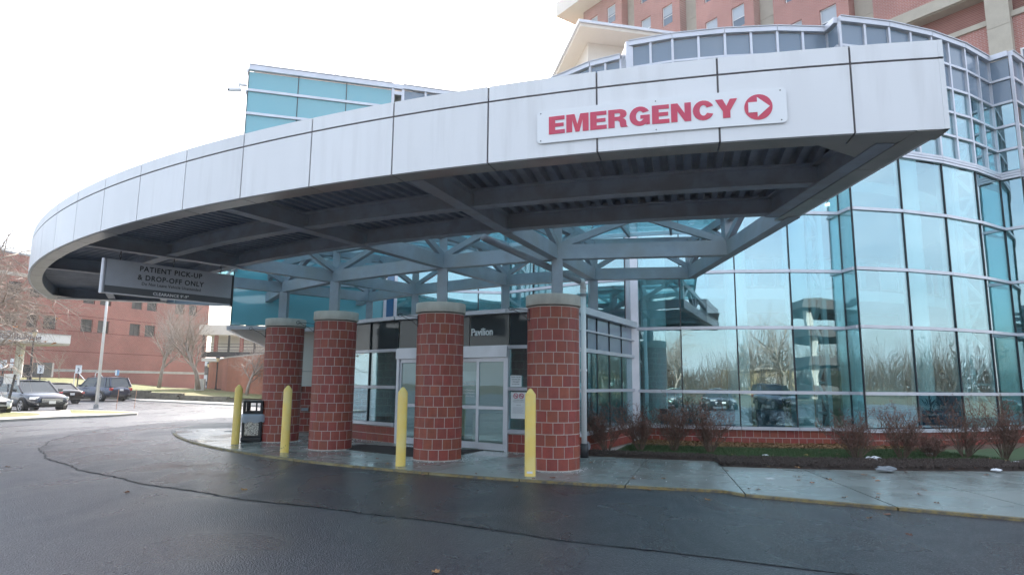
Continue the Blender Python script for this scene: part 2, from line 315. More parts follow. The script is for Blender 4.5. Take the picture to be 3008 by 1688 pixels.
# ---------------------------------------------------------------- plan geometry of the place
C = Vector((8.0515, 31.2893)); R0 = 25.35; ZB, ZM, ZT = 4.189, 4.953, 5.151
def pa(r, deg, z=0.0): a = math.radians(deg); return Vector((C.x + r * math.cos(a), C.y + r * math.sin(a), z))
AX = -126.8
def mirror(p):
    a = math.radians(AX); d = Vector((p[0] - C.x, p[1] - C.y)); e = Vector((math.cos(a), math.sin(a))); q = e * (2 * d.dot(e)) - d
    return Vector((C.x + q.x, C.y + q.y, p[2] if len(p) > 2 else 0))
def kerb_r(deg):                                  # kerb radius seen from the arc centre
    if deg < -152: return 21.5 - (-152 - deg) * .06
    if deg <= -102.4: return 21.45
    a = math.radians(deg); d = Vector((math.cos(a), math.sin(a))); p = Vector((3.40, 10.09)); e = Vector((.8715, -.4904)); n = Vector((e.y, -e.x))
    return n.dot(p - C) / n.dot(d)

# ================================================================ SETTING
ZR = -.045
def sheet(name, poly, z, m, kind='structure'):
    mb = MB(); mb.add([(p[0], p[1], z) for p in poly], [tuple(range(len(poly)))]); o = mb.build(name, m); tag(o, kind=kind); return o
sheet('ground', [(-700, -500), (700, -500), (700, 900), (-700, 900)], -.16, mat('brown_ground', (.085, .08, .05), .9, c2=(.12, .11, .07), nscale=.3))
sheet('road', [(-140, -60), (70, -60), (70, 12.5), (9, 14), (-4, 24), (-8, 64), (-30, 66), (-140, 66)], ZR, M['asphalt'])
# newer asphalt course inside the drive, a step above the old one
def seam_r(deg):
    if deg < -135: return 24.8 - (-135 - deg) ** 2 * .0023
    return 24.8 + max(0, (deg + 112)) * .085
poly = [pa(seam_r(d), d) for d in range(-166, -60, 2)] + [pa(kerb_r(d) - .2, d) for d in range(-60, -167, -2)]
mb = MB(); n = len(range(-166, -60, 2))
A = [pa(seam_r(d) + .04 * math.sin(d * 1.1) + .015 * math.sin(d * 5.3), d, ZR + .006) for d in range(-166, -60)]; B = [pa(kerb_r(d) - .25, d, ZR + .006) for d in range(-166, -60)]
for i in range(len(A) - 1): mb.quad(A[i], A[i + 1], B[i + 1], B[i])
tag(mb.build('road_patch', M['asphalt_new']), kind='structure')
mb = MB()
for i in range((len(A) - 1) * 4):
    d0 = -166 + i / 4; d1 = d0 + .25
    f = lambda d: pa(seam_r(d) + .04 * math.sin(d * 1.1) + .015 * math.sin(d * 5.3) + .010 * math.sin(d * 23) + .010 * math.sin(d * 57) + .006 * math.sin(d * 131), d, ZR + .009)
    w = .002 + .006 * abs(math.sin(i * .37) * math.sin(i * 1.7)) + (.010 * min(1, (-112 - d0) / 14) if d0 < -112 else 0); a, b = f(d0), f(d1); nn = (a - Vector((C.x, C.y, a.z))).normalized() * w
    mb.quad(a - nn, b - nn, b + nn, a + nn)
tag(mb.build('road_seam', M['crack']), kind='structure')

# sidewalk slabs
side = thing('sidewalk', (1, 12, 0), None, None); tag(side, kind='structure')
cuts = [-102 - 4.8 * k for k in range(13, 0, -1)] + [-102 + 4.8 * k for k in range(0, 9)]
def inner_r(d): return 18.35 if d > -102 else (17.42 if d > -138 else (14.5 if d > -150 else 11))
gap = .010
bm = MB()
for i in range(len(cuts) - 1):
    a, b = cuts[i], cuts[i + 1]; mid = (a + b) / 2; ri = inner_r(mid); rl = 20.72 if mid > -102 else (19.68 if mid > -140 else 18.5)
    ga = math.degrees(gap / 20)
    def cell(r_in, r_out_f, z, m, name):
        m_ = MB(); st = [a + ga + (b - a - 2 * ga) * t / 6 for t in range(7)]
        poly = [pa(r_in, d) for d in st] + [pa(r_out_f(d), d) for d in reversed(st)]
        m_.prism([(p.x, p.y) for p in poly], ZR - .05, z); return m_.build(name, m, side)
    dry = mid < -153
    mm = M['concrete_dry'] if dry else M['concrete']
    cell(ri, lambda d: rl - gap, 0, mm, 'concrete_slab'); cell(rl + gap, lambda d: kerb_r(d) - .09, 0, mm, 'concrete_slab')
    m_ = MB(); st = [a + ga + (b - a - 2 * ga) * t / 6 for t in range(7)]
    poly = [pa(kerb_r(d) - .085, d) for d in st] + [pa(kerb_r(d), d) for d in reversed(st)]
    m_.prism([(p.x, p.y) for p in poly], ZR - .05, -.002); m_.build('kerb_stone', M['concrete_dry'] if mid < -150 else M['kerb'], side)
# bed under the slabs, planting strips
def ring(name, r0f, r1f, a0, a1, z, m, parent=None, bumpy=0, kind='structure', nr=1, na=60):
    mb = MB(); P = []
    for i in range(na + 1):
        d = a0 + (a1 - a0) * i / na
        for j in range(nr + 1):
            r = r0f(d) + (r1f(d) - r0f(d)) * j / nr; edge = 0 if j in (0, nr) else 1
            P.append(pa(r, d, z + edge * bumpy * (.6 + .8 * rnd.random())))
    mb.v = [tuple(p) for p in P]; k = nr + 1
    mb.f = [(i * k + j, (i + 1) * k + j, (i + 1) * k + j + 1, i * k + j + 1) for i in range(na) for j in range(nr)]
    o = mb.build(name, m, parent, smooth=bumpy > 0); tag(o, kind=kind); return o
ring('slab_bed', lambda d: 10.5, lambda d: kerb_r(d) - .3, -166, -60, -.03, M['mortar'])
mul_in = lambda d: 16.95 + .12 * math.sin(d * 1.7) + .06 * math.sin(d * 4.1)
ring('mulch_bed', mul_in, lambda d: 18.34 if d > -102 else 17.41, -111.8, -62, .0, M['mulch'], bumpy=.06, nr=10, na=160)
ring('lawn_strip', lambda d: 14.6 + .1 * math.sin(d * 2.3), lambda d: mul_in(d) + .03, -109.9, -62, .03, M['grass'])
ring('leaf_bed', lambda d: 12.6, lambda d: 14.66 + .1 * math.sin(d * 2.3), -109.5, -62, .025, M['leaf_litter'], bumpy=.03, nr=6, na=120)
# far lawn on the bank behind the car park
front = [(-60, 52, 1.3), (-52, 55, 1.25), (-40.4, 58, 1.18), (-34.4, 60, .60), (-27, 54, .36), (-21.45, 50, .36), (-18.3, 48, .36), (-12, 46, .3), (0, 47, .25)]
back = [(-72, 60, 2.2), (-62, 66, 2.1), (-52, 78, 1.84), (-46, 92, .5), (-40, 96, .6), (-30, 92, .5), (-24, 88, .5), (-12, 80, .4), (4, 76, .3)]
mb = MB(); k = 9
for i in range(len(front)):
    for j in range(k):
        t = j / (k - 1); f, b = Vector(front[i]), Vector(back[i]); p = f.lerp(b, t); p.z = f.z + (b.z - f.z) * t + .35 * math.sin(PI * min(1, t * 1.3)) * (1 if t < .77 else 0) * .8; mb.v.append(tuple(p))
mb.f = [(i * k + j, (i + 1) * k + j, (i + 1) * k + j + 1, i * k + j + 1) for i in range(len(front) - 1) for j in range(k - 1)]
lawn = mb.build('lawn_bank', M['grass_dry'], smooth=True); tag(lawn, kind='structure')
def bank_z(x, y):
    best = None
    for v in mb.v:
        d = (v[0] - x) ** 2 + (v[1] - y) ** 2
        if best is None or d < best[0]: best = (d, v[2])
    return best[1]
mbl = mb
# island with the flagpole, path behind the kerb
isl = [gp(-300, 1243, .05), gp(0, 1231.6, .05), gp(169, 1223, .05), gp(334, 1217, .05), gp(402, 1212.5, .05), gp(405, 1209, .05), gp(330, 1205.5, .05), gp(198, 1202, .05), gp(100, 1206, .05), gp(-300, 1217, .05)]
mb = MB(); mb.prism([(p.x, p.y) for p in isl], ZR - .05, .05); tag(mb.build('island_kerb', M['concrete_dry']), kind='structure')
for nm, q in (('island_grass', [(205, 1203), (330, 1206.5), (396, 1209.8), (392, 1211.5), (330, 1213), (210, 1213)]), ('island_grass', [(-300, 1223), (40, 1210), (110, 1212.5), (122, 1217.5), (60, 1222), (-300, 1238)])):
    sheet(nm, [gp(x, y, .056) for x, y in q], .056, M['grass_dry'])
mb = MB(); fk = [(400, 1174.6), (480, 1178), (560, 1182), (686, 1187.7), (790, 1191)]; fkp = [gp(x, y, .03) for x, y in fk]
bk = [Vector((-27.5, 53.6, 0)), Vector((-21.5, 49.7, 0)), Vector((-12, 45.6, 0))]
poly = [(-35, 59.6)] + [(p.x, p.y) for p in fkp] + [(-9, 38), (-8, 45)] + [(p.x, p.y) for p in reversed(bk)]
mb.prism(poly, ZR - .05, .05); tag(mb.build('far_path', M['concrete_dry']), kind='structure')

# ---- stuff on the beds
def scatter_tris(name, count, r0, r1, a0, a1, m, maker, label, cat):
    mb = MB()
    for _ in range(count):
        d = rnd.uniform(a0, a1); r = math.sqrt(rnd.uniform(r0 ** 2, r1 ** 2)); maker(mb, pa(r, d, 0), rnd)
    o = mb.build(name, m); tag(o, label, cat, kind='stuff'); return o
def blade(mb, p, R):
    h = R.uniform(.03, .075); a = R.uniform(0, 2 * PI); w = .006; l = R.uniform(-.03, .03); dx, dy = math.cos(a) * w, math.sin(a) * w
    p = p + Vector((0, 0, .03)); mb.add([p + Vector((dx, dy, 0)), p - Vector((dx, dy, 0)), p + Vector((l, l * .7, h))], [(0, 1, 2)])
def chip(mb, p, R):
    s = R.uniform(.012, .04); t = R.uniform(.006, .012); a = R.uniform(0, PI); z = R.uniform(.05, .1); k = R.uniform(-.012, .03)
    c, s_ = math.cos(a) * s, math.sin(a) * s; c2, s2 = -math.sin(a) * t, math.cos(a) * t; q = p + Vector((0, 0, z))
    mb.add([q + Vector((c + c2, s_ + s2, k)), q + Vector((c - c2, s_ - s2, k)), q + Vector((-c - c2, -s_ - s2, -k)), q + Vector((-c + c2, -s_ + s2, -k)), q + Vector((0, 0, .014))], [(0, 1, 4), (1, 2, 4), (2, 3, 4), (3, 0, 4)])
def leafy(mb, p, R, s0=.025, s1=.05, z0=.05, z1=.09):
    s = R.uniform(s0, s1); a = R.uniform(0, 2 * PI); q = p + Vector((0, 0, R.uniform(z0, z1))); pts = []
    for k in range(6):
        t = a + k * PI / 3; rr = s * (1 if k % 2 == 0 else .55); pts.append(q + Vector((math.cos(t) * rr, math.sin(t) * rr, R.uniform(-.4, .5) * s)))
    mb.add(pts + [q], [(k, (k + 1) % 6, 6) for k in range(6)])
scatter_tris('grass', 36000, 14.6, 17.0, -109.5, -80, M['grass'], blade, 'short green grass strip between mulch and leaf litter', 'grass')
scatter_tris('mulch_chips', 9000, 17.0, 18.33, -102, -82, M['mulch'], chip, 'dark wood chips of the mulch bed beside the sidewalk', 'mulch')
scatter_tris('mulch_chips', 2400, 16.8, 17.4, -111.8, -102, M['mulch'], chip, 'dark wood chips along the narrow bed by the downpipe', 'mulch')
scatter_tris('leaf_litter', 5200, 13.0, 14.6, -109.5, -80, M['leaf'], leafy, 'dead brown leaves drifted against the low brick wall', 'leaves')

# ================================================================ LOW-LEVEL BRICK SHARED MESHES
def wedge_mesh(r0, r1, dang, h, name):
    mb = MB(); k = 3; vs = []
    for z in (0, h):
        for r in (r0, r1):
            for i in range(k + 1):
                a = -dang / 2 + dang * i / k; vs.append((r * math.cos(a), r * math.sin(a), z))
    n = k + 1; f = []
    for i in range(k):
        f += [(n + i, n + i + 1, 3 * n + i + 1, 3 * n + i), (2 * n + i, 3 * n + i, 3 * n + i + 1, 2 * n + i + 1), (i, i + 1, n + i + 1, n + i)]
    f += [(0, n, 3 * n, 2 * n), (k, 2 * n + k, 3 * n + k, n + k)]
    me = bpy.data.meshes.new(name); me.from_pydata(vs, [], f); me.materials.append(M['brick']); return me
def box_mesh(x, y, z, m, name):
    mb = MB(); mb.box((0, 0, 0), (x, y, z)); me = bpy.data.meshes.new(name); me.from_pydata(mb.v, [], mb.f); me.materials.append(m); return me

# ---------------------------------------------------------------- brick columns
RC = .512; NB = 15; CH = .2195
wed = wedge_mesh(RC - .08, RC, 2 * PI / NB - .014 / RC, CH - .0135, 'column_brick')
cols_data = [(Vector((.825, 12.80, 0)), 'red block column nearest the camera, beside the white downpipe'),
             (Vector((-1.571, 14.24, 0)), 'red block column standing in front of the sliding doors'),
             (Vector((-4.42, 16.20, 0)), 'red block column left of the entrance windows, behind the second bollard'),
             (Vector((-6.36, 18.14, 0)), 'farthest red block column, standing behind the black litter bin')]
for ci, (c, lab) in enumerate(cols_data):
    t = thing('brick_column', c, lab, 'column', 'round brick columns under the canopy')
    core = MB().lathe([(0, 0), (RC - .004, 0), (RC - .004, 3.1), (0, 3.1)], c, 40).build('mortar_core', M['mortar'], t, smooth=False)
    for row in range(14):
        z = .02 + row * CH; off = (row % 2) * .5 + (.13 * math.sin(row * 2.3 + ci))
        for k in range(NB):
            o = place('brick', wed, t, c + Vector((0, 0, z)), (k + off) * 2 * PI / NB)
            s = 1 + rnd.uniform(-.004, .004); o.scale = (s, s, 1)
    cap = MB().lathe([(0, 3.12), (RC + .03, 3.12), (RC + .035, 3.13), (RC + .035, 3.32), (RC + .028, 3.332), (0, 3.332)], c, 48).build('cap', M['stone'], t, smooth=True)
    cap.data.polygons.foreach_set('use_smooth', [abs(p.normal.z) < .5 for p in cap.data.polygons])
    ja = math.radians(-75); MB().box((c.x + (RC + .03) * math.cos(ja), c.y + (RC + .03) * math.sin(ja), 3.225), (.016, .008, .2), ja + PI / 2).build('cap_joint', M['joint'], t)
    # scroll bracket facing left
    d = Vector((-.93, -.37, 0)).normalized(); b0 = c + d * (RC + .01) + Vector((0, 0, 3.03)); hk = MB()
    hk.path([b0 + Vector((0, 0, .03)), b0 + Vector((0, 0, -.22))], .009, 6)
    hk.path([b0 + Vector((0, 0, -.2)), b0 + d * .12 + Vector((0, 0, -.1)), b0 + d * .38 + Vector((0, 0, .02))], .007, 6)
    hk.path([b0, b0 + d * .3 + Vector((0, 0, .02))] + [b0 + d * (.38 + .05 * math.cos(x)) + Vector((0, 0, .02 + .035 * math.sin(x))) for x in [-PI / 2 + .55 * q for q in range(9)]], .007, 6)
    hk.build('plant_hook', M['darkmetal'], t)

# ---------------------------------------------------------------- bollards
HB = 1.525
bmeshd = MB().lathe([(0, 0), (.098, 0), (.098, 1.40), (.092, 1.425), (.03, 1.51), (0, HB)], (0, 0, 0), 28)
bme = bpy.data.meshes.new('bollard_sleeve'); bme.from_pydata(bmeshd.v, [], bmeshd.f); bme.materials.append(M['yellow']); bme.polygons.foreach_set('use_smooth', [True] * len(bme.polygons)); bme.set_sharp_from_angle(angle=math.radians(30))
for i, (x, y, lab) in enumerate([(-7.15, 17.17, 'yellow bollard beside the black litter bin'), (-5.21, 15.27, 'yellow bollard with scuffed base, between the litter bin and the second column'),
                                 (-2.15, 13.0, 'yellow bollard left of the column in front of the doors'), (.35, 11.77, 'nearest yellow bollard with a white sticker near its base')]):
    o = place('bollard', bme, None, (x, y, 0)); tag(o, lab, 'bollard', 'yellow bollards along the kerb')
    if i == 3: MB().box((x - .01, y - .099, .07), (.10, .004, .035)).build('sticker', M['white'], o)
    if i == 1:
        m_ = MB()
        for k in range(9): m_.box((x + rnd.uniform(-.05, .05), y - .096, .12 + rnd.uniform(-.05, .06)), (rnd.uniform(.01, .03), .004, .006), rnd.uniform(-.1, .1))
        m_.build('scuff', M['crack'], o)
# ---------------------------------------------------------------- litter bin
bc = gp(733, 1298, 0) + Vector((0, .25, 0)); bt = thing('litter_bin', bc, 'black litter bin with pebble side panels and a plastic bag hanging out', 'litter bin')
rz = .12
def rb(w, z0, z1, w2=None):
    mb_ = MB(); mb_.box((0, 0, (z0 + z1) / 2), (w, w, z1 - z0), top=(w2 or w) / w); return mb_
def binpart(mb_, name, m, bev=.03):
    ca, sa = math.cos(rz), math.sin(rz); mb_.v = [(bc.x + ca * v[0] - sa * v[1], bc.y + sa * v[0] + ca * v[1], v[2]) for v in mb_.v]
    o = mb_.build(name, m, bt)
    if bev: bevel(o, bev)
    return o
binpart(rb(.54, 0, .13, .56), 'base', M['black']); binpart(rb(.52, .12, .66, .54), 'body', M['black'])
for sx, sy in ((0, -1), (0, 1), (-1, 0), (1, 0)):
    p_ = MB(); p_.box((sx * .262, sy * .262, .38), (.36 if sy else .03, .36 if sx else .03, .40)); binpart(p_, 'pebble_panel', M['aggregate'], .004)
binpart(rb(.50, .66, .82, .52), 'hood_base', M['black'], .02)
for sx in (-1, 1):
    for sy in (-1, 1):
        p_ = MB(); p_.box((sx * .225, sy * .225, .93), (.075, .075, .24)); binpart(p_, 'post', M['black'], .02)
for sx, sy in ((.1, -1), (.1, 1), (-1, .1), (1, .1)):
    p_ = MB(); p_.box((sx * .24 if abs(sx) == 1 else .09, sy * .24 if abs(sy) == 1 else .09, .93), (.04, .04, .24)); binpart(p_, 'post', M['black'], .01)
binpart(rb(.54, 1.04, 1.10, .50), 'hood', M['black'], .03)
bagm = MB(); k = 28
for lvl, (z, w) in enumerate(((.74, .29), (.73, .325), (.66, .33), (.58, .335), (.52, .33))):
    for i in range(k):
        a = 2 * PI * i / k; q = 1 / max(abs(math.cos(a)), abs(math.sin(a))) ** .75; w_ = w * q * (1 + .035 * math.sin(i * 2.7 + lvl)); bagm.v.append((w_ * math.cos(a), w_ * math.sin(a), z + (.025 * math.sin(i * 1.9) if lvl > 2 else 0)))
bagm.f = [(l * k + i, l * k + (i + 1) % k, (l + 1) * k + (i + 1) % k, (l + 1) * k + i) for l in range(4) for i in range(k)]
o = binpart(bagm, 'plastic_bag', M['bag'], 0); o.data.polygons.foreach_set('use_smooth', [True] * len(o.data.polygons))

# ================================================================ CANOPY
can = thing('entrance_canopy', pa(23, AX, 0), 'large curved white canopy on grey steel trusses over the drive', 'canopy')
jang = [-98.25, -100.28, -103.30, -106.28, -109.25, -112.21, -115.18, -118.13, -121.14, -124.12, -127.09, -130.08, -133.10, -136.15, -139.35, -142.66, -146.24, -149.72, -153.09, -155.38]
gj = math.degrees(.011 / R0)
def curved(r0, r1, a0, a1, z0, z1, step=1.0):
    m_ = MB(); n = max(2, int(abs(a1 - a0) / step) + 1); vs = []
    for i in range(n + 1):
        d = a0 + (a1 - a0) * i / n
        vs += [pa(r0, d, z0), pa(r1, d, z0), pa(r1, d, z1), pa(r0, d, z1)]
    f = []
    for i in range(n):
        b = i * 4
        for k in range(4): f.append((b + k, b + (k + 1) % 4, b + 4 + (k + 1) % 4, b + 4 + k))
    f += [(0, 3, 2, 1), (n * 4, n * 4 + 1, n * 4 + 2, n * 4 + 3)]
    m_.add(vs, f); return m_
for i in range(len(jang) - 1):
    a, b = jang[i], jang[i + 1]; a_, b_ = a - (gj if i else 0), b + (gj if i < len(jang) - 2 else 0)
    curved(R0 - .05, R0, a_, b_, ZB, ZM - .012).build('fascia_panel', M['fascia'], can)
    curved(R0 - .05, R0, a_, b_, ZM + .012, ZT).build('coping_panel', M['fascia'], can)
    curved(R0 - .30, R0 - .052, a_, b_, ZB - .004, ZB + .02).build('soffit_panel', M['soffit'], can)
curved(R0 - .065, R0 - .013, jang[0], jang[-1], ZB + .01, ZT - .01).build('joint_backing', M['joint'], can)
curved(R0 - .305, R0 - .29, jang[0], jang[-1], ZB, ZB + .34).build('inner_fascia', M['steel_dark'], can)
curved(R0 - .35, R0 - .05, jang[0], jang[-1], ZT - .03, ZT - .005).build('coping_cap', M['alu'], can)
# straight end fascias (right edge, mirrored left edge)
k0 = pa(R0, -98.25); e1 = Vector((k0.x + .02, 9.92, 0))
def endbox(P, Q, inw, z0, z1, t=.05):
    P, Q = Vector(P), Vector(Q); P.z = Q.z = 0; return [(P.x, P.y), (Q.x, Q.y), (Q.x + inw.x * t, Q.y + inw.y * t), (P.x + inw.x * t, P.y + inw.y * t)], z0, z1
for side_, (P, Q, inw) in enumerate(((k0, e1, Vector((-1, 0, 0))), (mirror(k0), mirror(e1), (mirror(k0 + Vector((-1, 0, 0))) - mirror(k0))))):
    d = (Q - P).normalized(); L_ = (Q - P).length
    for i in range(3):
        p, q = P + d * (.002 if i == 0 else L_ * i / 3 + .008), P + d * (L_ * (i + 1) / 3 - .008)
        pl, z0, z1 = endbox(p, q, inw, ZB, ZM - .012); MB().prism(pl, z0, z1).build('fascia_panel', M['fascia'], can)
        pl, z0, z1 = endbox(p, q, inw, ZM + .012, ZT); MB().prism(pl, z0, z1).build('coping_panel', M['fascia'], can)
        p2, q2 = p + inw * .052 + d * (.05 if i == 0 else 0), q + inw * .052; pl, z0, z1 = endbox(p2, q2, inw, ZB - .009, ZB + .0195, .25); MB().prism(pl, z0, z1).build('soffit_panel', M['soffit'], can)
    pl, z0, z1 = endbox(P + inw * .055 + d * .06, Q + inw * .055, inw, ZB + .03, ZT - .03, .01); MB().prism(pl, z0, z1).build('joint_backing', M['joint'], can)
    pl, z0, z1 = endbox(P + inw * .29 + d * .34, Q + inw * .29, inw, ZB, ZB + .34, .015); MB().prism(pl, z0, z1).build('inner_fascia', M['steel_dark'], can)
    pl, z0, z1 = endbox(Q - d * .05, Q, inw, ZB, ZT, .30); MB().prism(pl, z0, z1).build('end_cap', M['fascia'], can)
# structural angles
ANG = [-111.8, -119.7, -130.75, -139.2]
eR = lambda r: None
def edge_pt(y): return Vector((4.40, y, 0))                # right edge line
def on_edge(r):                                           # right edge point at radius r
    dx = 4.33 - C.x; return Vector((4.33, C.y - math.sqrt(r * r - dx * dx), 0))
def ibeam(m_, p, q, w=.20, h=.27, top=4.46):
    p, q = Vector(p), Vector(q); p.z = q.z = 0; Z = lambda v, z: Vector((v.x, v.y, z))
    m_.bar(Z(p, top - h + .012), Z(q, top - h + .012), w, .024); m_.bar(Z(p, top - h / 2), Z(q, top - h / 2), .03, h - .05); m_.bar(Z(p, top - .012), Z(q, top - .012), w, .024)
def arc_beam(r, a0, a1, name, w=.2, h=.27, top=4.46):
    m_ = MB(); n = max(3, int(abs(a1 - a0) / 2)); z0 = top - h
    for (ra, rb_, za, zb_) in ((r - w / 2, r + w / 2, z0, z0 + .024), (r - .015, r + .015, z0 + .024, top - .024), (r - w / 2, r + w / 2, top - .024, top)):
        c_ = curved(ra, rb_, a0, a1, za, zb_, 1.5); m_.add(c_.v, c_.f)
    m_.build(name, M['steel_dark'], can)
def edge_angle(r): p = on_edge(r); return math.degrees(math.atan2(p.y - C.y, p.x - C.x))
TOPB = ZB + .29
for r in (23.5, 22.02):
    ea = edge_angle(r); la = 2 * AX - ea; bounds = [ea] + ANG + [la]
    for i in range(5): arc_beam(r, bounds[i] - .25, bounds[i + 1] + .25, 'curved_beam', top=TOPB)
rings_end = {}
for a in ANG:
    m_ = MB(); ibeam(m_, pa(21.9, a), pa(R0 - .31, a), .21, .30, TOPB); m_.build('radial_beam', M['steel_dark'], can)
for f_ in (lambda p: p, mirror):
    m_ = MB(); ibeam(m_, f_(on_edge(21.9) + Vector((-.33, 0, 0))), f_(Vector((4.0, 6.62, 0))), .2, .3, TOPB); m_.build('radial_beam', M['steel_dark'], can)
# corrugated deck per bay
for i in range(5):
    b0, b1 = ([-98.25] + ANG + [2 * AX + 98.25])[i], (ANG + [2 * AX + 98.25])[i] if i < 4 else 2 * AX + 98.25
    mid = (b0 + b1) / 2; half = abs(b1 - b0) / 2; a = math.radians(mid); d = Vector((math.cos(a), math.sin(a))); s = Vector((-d.y, d.x))
    m_ = MB(); prof = []; x = -6.0; pitch = .2
    while x < 6.0: prof += [(x, 0), (x + .08, 0), (x + .105, .085), (x + .175, .085)]; x += pitch
    prev = None; zb_ = TOPB + .002
    for (w, h) in prof:
        lo = math.sqrt(21.95 ** 2 - w * w); hi = math.sqrt((R0 - .06) ** 2 - w * w); lim = abs(w) / math.tan(math.radians(half)) if abs(w) > .01 else 0
        if i in (0, 4):
            outer = (i == 0 and w > 0) or (i == 4 and w < 0); 
            # end bays run on to the straight edge line
            if outer: lim = 0
        lo = max(lo, lim)
        if i == 0 or i == 4:
            f_ = (lambda p: p) if i == 0 else mirror
            while lo < hi:
                P_ = C + d * lo + s * w; P_ = f_(Vector((P_.x, P_.y, 0)))
                if P_.x <= 4.36: break
                lo += .05
        if lo >= hi - .05: prev = None; continue
        p, q = C + d * lo + s * w, C + d * hi + s * w; cur = (Vector((p.x, p.y, zb_ + h)), Vector((q.x, q.y, zb_ + h)))
        if prev: m_.quad(prev[0], prev[1], cur[1], cur[0])
        prev = cur
    m_.build('metal_deck', M['deck'], can)
m_ = MB()
for i in range(57):
    d0, d1 = -98.3 - i, -99.3 - i; m_.quad(pa(21.9, d0, TOPB + .12), pa(R0 - .07, d0, TOPB + .12), pa(R0 - .07, d1, TOPB + .12), pa(21.9, d1, TOPB + .12))
m_.build('roof_membrane', M['mortar'], can)
# truss zone: ring A over the columns, ring B at the building
ZC = 4.165; HC = .30; WCD = .2; ZTOP = 5.02; RA, RB = 19.42, 16.55
nodeA = [Vector((4.30, 12.62, 0))] + [pa(RA, a) for a in (-111.5, -119.7, -130.55, -138.9)]; nodeA.append(mirror(nodeA[0]))
nodeB = [Vector((4.36, 15.50, 0))] + [pa(RB, a) for a in (-111.4, -119.8, -131.2, -139.7)]; nodeB.append(mirror(nodeB[0]))
out22 = [on_edge(21.95)] + [pa(21.95, a) for a in ANG] + [mirror(on_edge(21.95))]
Z = lambda v, z: Vector((v.x, v.y, z))
zc = ZC + HC / 2
for i in range(5):
    MB().bar(Z(nodeA[i], zc), Z(nodeA[i + 1], zc), WCD, HC).build('truss_chord', M['steel'], can)
    MB().bar(Z(nodeB[i], zc), Z(nodeB[i + 1], zc), WCD, HC - .02).build('truss_chord', M['steel'], can)
    MB().bar(Z(nodeA[i], ZTOP), Z(nodeA[i + 1], ZTOP), .16, .16).build('top_chord', M['steel'], can)
    MB().bar(Z(nodeB[i], ZTOP + .1), Z(nodeB[i + 1], ZTOP + .1), .16, .16).build('top_chord', M['steel'], can)
for i in range(6):
    MB().bar(Z(out22[i], zc - .002), Z(nodeB[i], zc - .002), WCD - .01, HC - .01).build('radial_chord', M['steel'], can)
    MB().bar(Z(out22[i], ZTOP - .2), Z(nodeB[i], ZTOP + .05), .15, .16).build('rafter', M['steel'], can)
    MB().box((nodeA[i].x, nodeA[i].y, (zc + ZTOP) / 2 + .1), (.17, .17, ZTOP - zc - .1), math.radians(45 + AX)).build('truss_post', M['steel'], can)
    zb0 = 3.42 if i in (1, 2, 3, 4) else ZC
    if i in (0, 5): MB().box((nodeB[i].x, nodeB[i].y, (zc + ZTOP) / 2 + .15), (.2, .2, ZTOP - zc), 0).build('truss_post', M['steel'], can)
    else: MB().box((nodeB[i].x, nodeB[i].y, (zb0 + ZTOP) / 2), (.2, .2, ZTOP - zb0), math.radians(AX + 45)).build('truss_post', M['steel'], can)
    # diagonals in the ring and in the radial plane
    for j in (i - 1, i + 1):
        if 0 <= j <= 5:
            mid = nodeA[i].lerp(nodeA[j], .46); MB().bar(Z(nodeA[i], zc + .12), Z(mid, ZTOP - .02), .12, .13).build('diagonal', M['steel'], can)
            mid = nodeB[i].lerp(nodeB[j], .46)
            MB().bar(Z(nodeB[i], zc + .12), Z(mid, ZTOP + .05), .11, .11).build('diagonal', M['steel'], can)
    MB().bar(Z(nodeB[i], zc + .12), Z(nodeB[i].lerp(nodeA[i], .5), ZTOP), .11, .12).build('diagonal', M['steel'], can)
    for q in (nodeA[i].lerp(out22[i], .42), nodeA[i].lerp(nodeB[i], .42)):
        MB().bar(Z(nodeA[i], zc + .12), Z(q, ZTOP - .03), .11, .12).build('diagonal', M['steel'], can)
for (c, _), nd in zip(cols_data, nodeA[1:5]):
    MB().box((nd.x, nd.y, (3.3 + ZC) / 2), (.22, .22, ZC - 3.3 + .01), math.radians(AX + 45 - 8)).build('column_post', M['steel'], can)
# skylight: rafters, purlins, panes
zs = lambda r: 5.12 + (22 - r) * .03
def skyv(r, d, dz=0): return pa(r, d, zs(r) + dz)
rr = [21.9, 20.2, 18.4, 16.45]; sa = []
bb = [-101.2] + ANG + [2 * AX + 101.2]
for i in range(5): 
    n = 3 if abs(bb[i + 1] - bb[i]) > 7.9 else 2
    sa += [bb[i] + (bb[i + 1] - bb[i]) * k / n for k in range(n)]
sa.append(bb[-1])
for i, d in enumerate(sa):
    MB().bar(skyv(21.95, d), skyv(16.4, d), .06, .12).build('skylight_bar', M['steel'], can)
    if i < len(sa) - 1:
        for j in range(3):
            r0, r1 = rr[j], rr[j + 1]; g_ = MB(); e = sa[i + 1]
            vs = [skyv(r0, d, .055), skyv(r0, e, .055), skyv(r1, e, .055), skyv(r1, d, .055)]; g_.add(vs + [v + Vector((0, 0, .012)) for v in vs], [(0, 1, 2, 3), (7, 6, 5, 4), (0, 4, 5, 1), (1, 5, 6, 2), (2, 6, 7, 3), (3, 7, 4, 0)])
            g_.build('skylight_pane', M['glass_sky'], can)
        for r in (20.2, 18.4, 16.45): MB().bar(skyv(r, d), skyv(r, sa[i + 1]), .05, .09).build('skylight_bar', M['alu'], can)

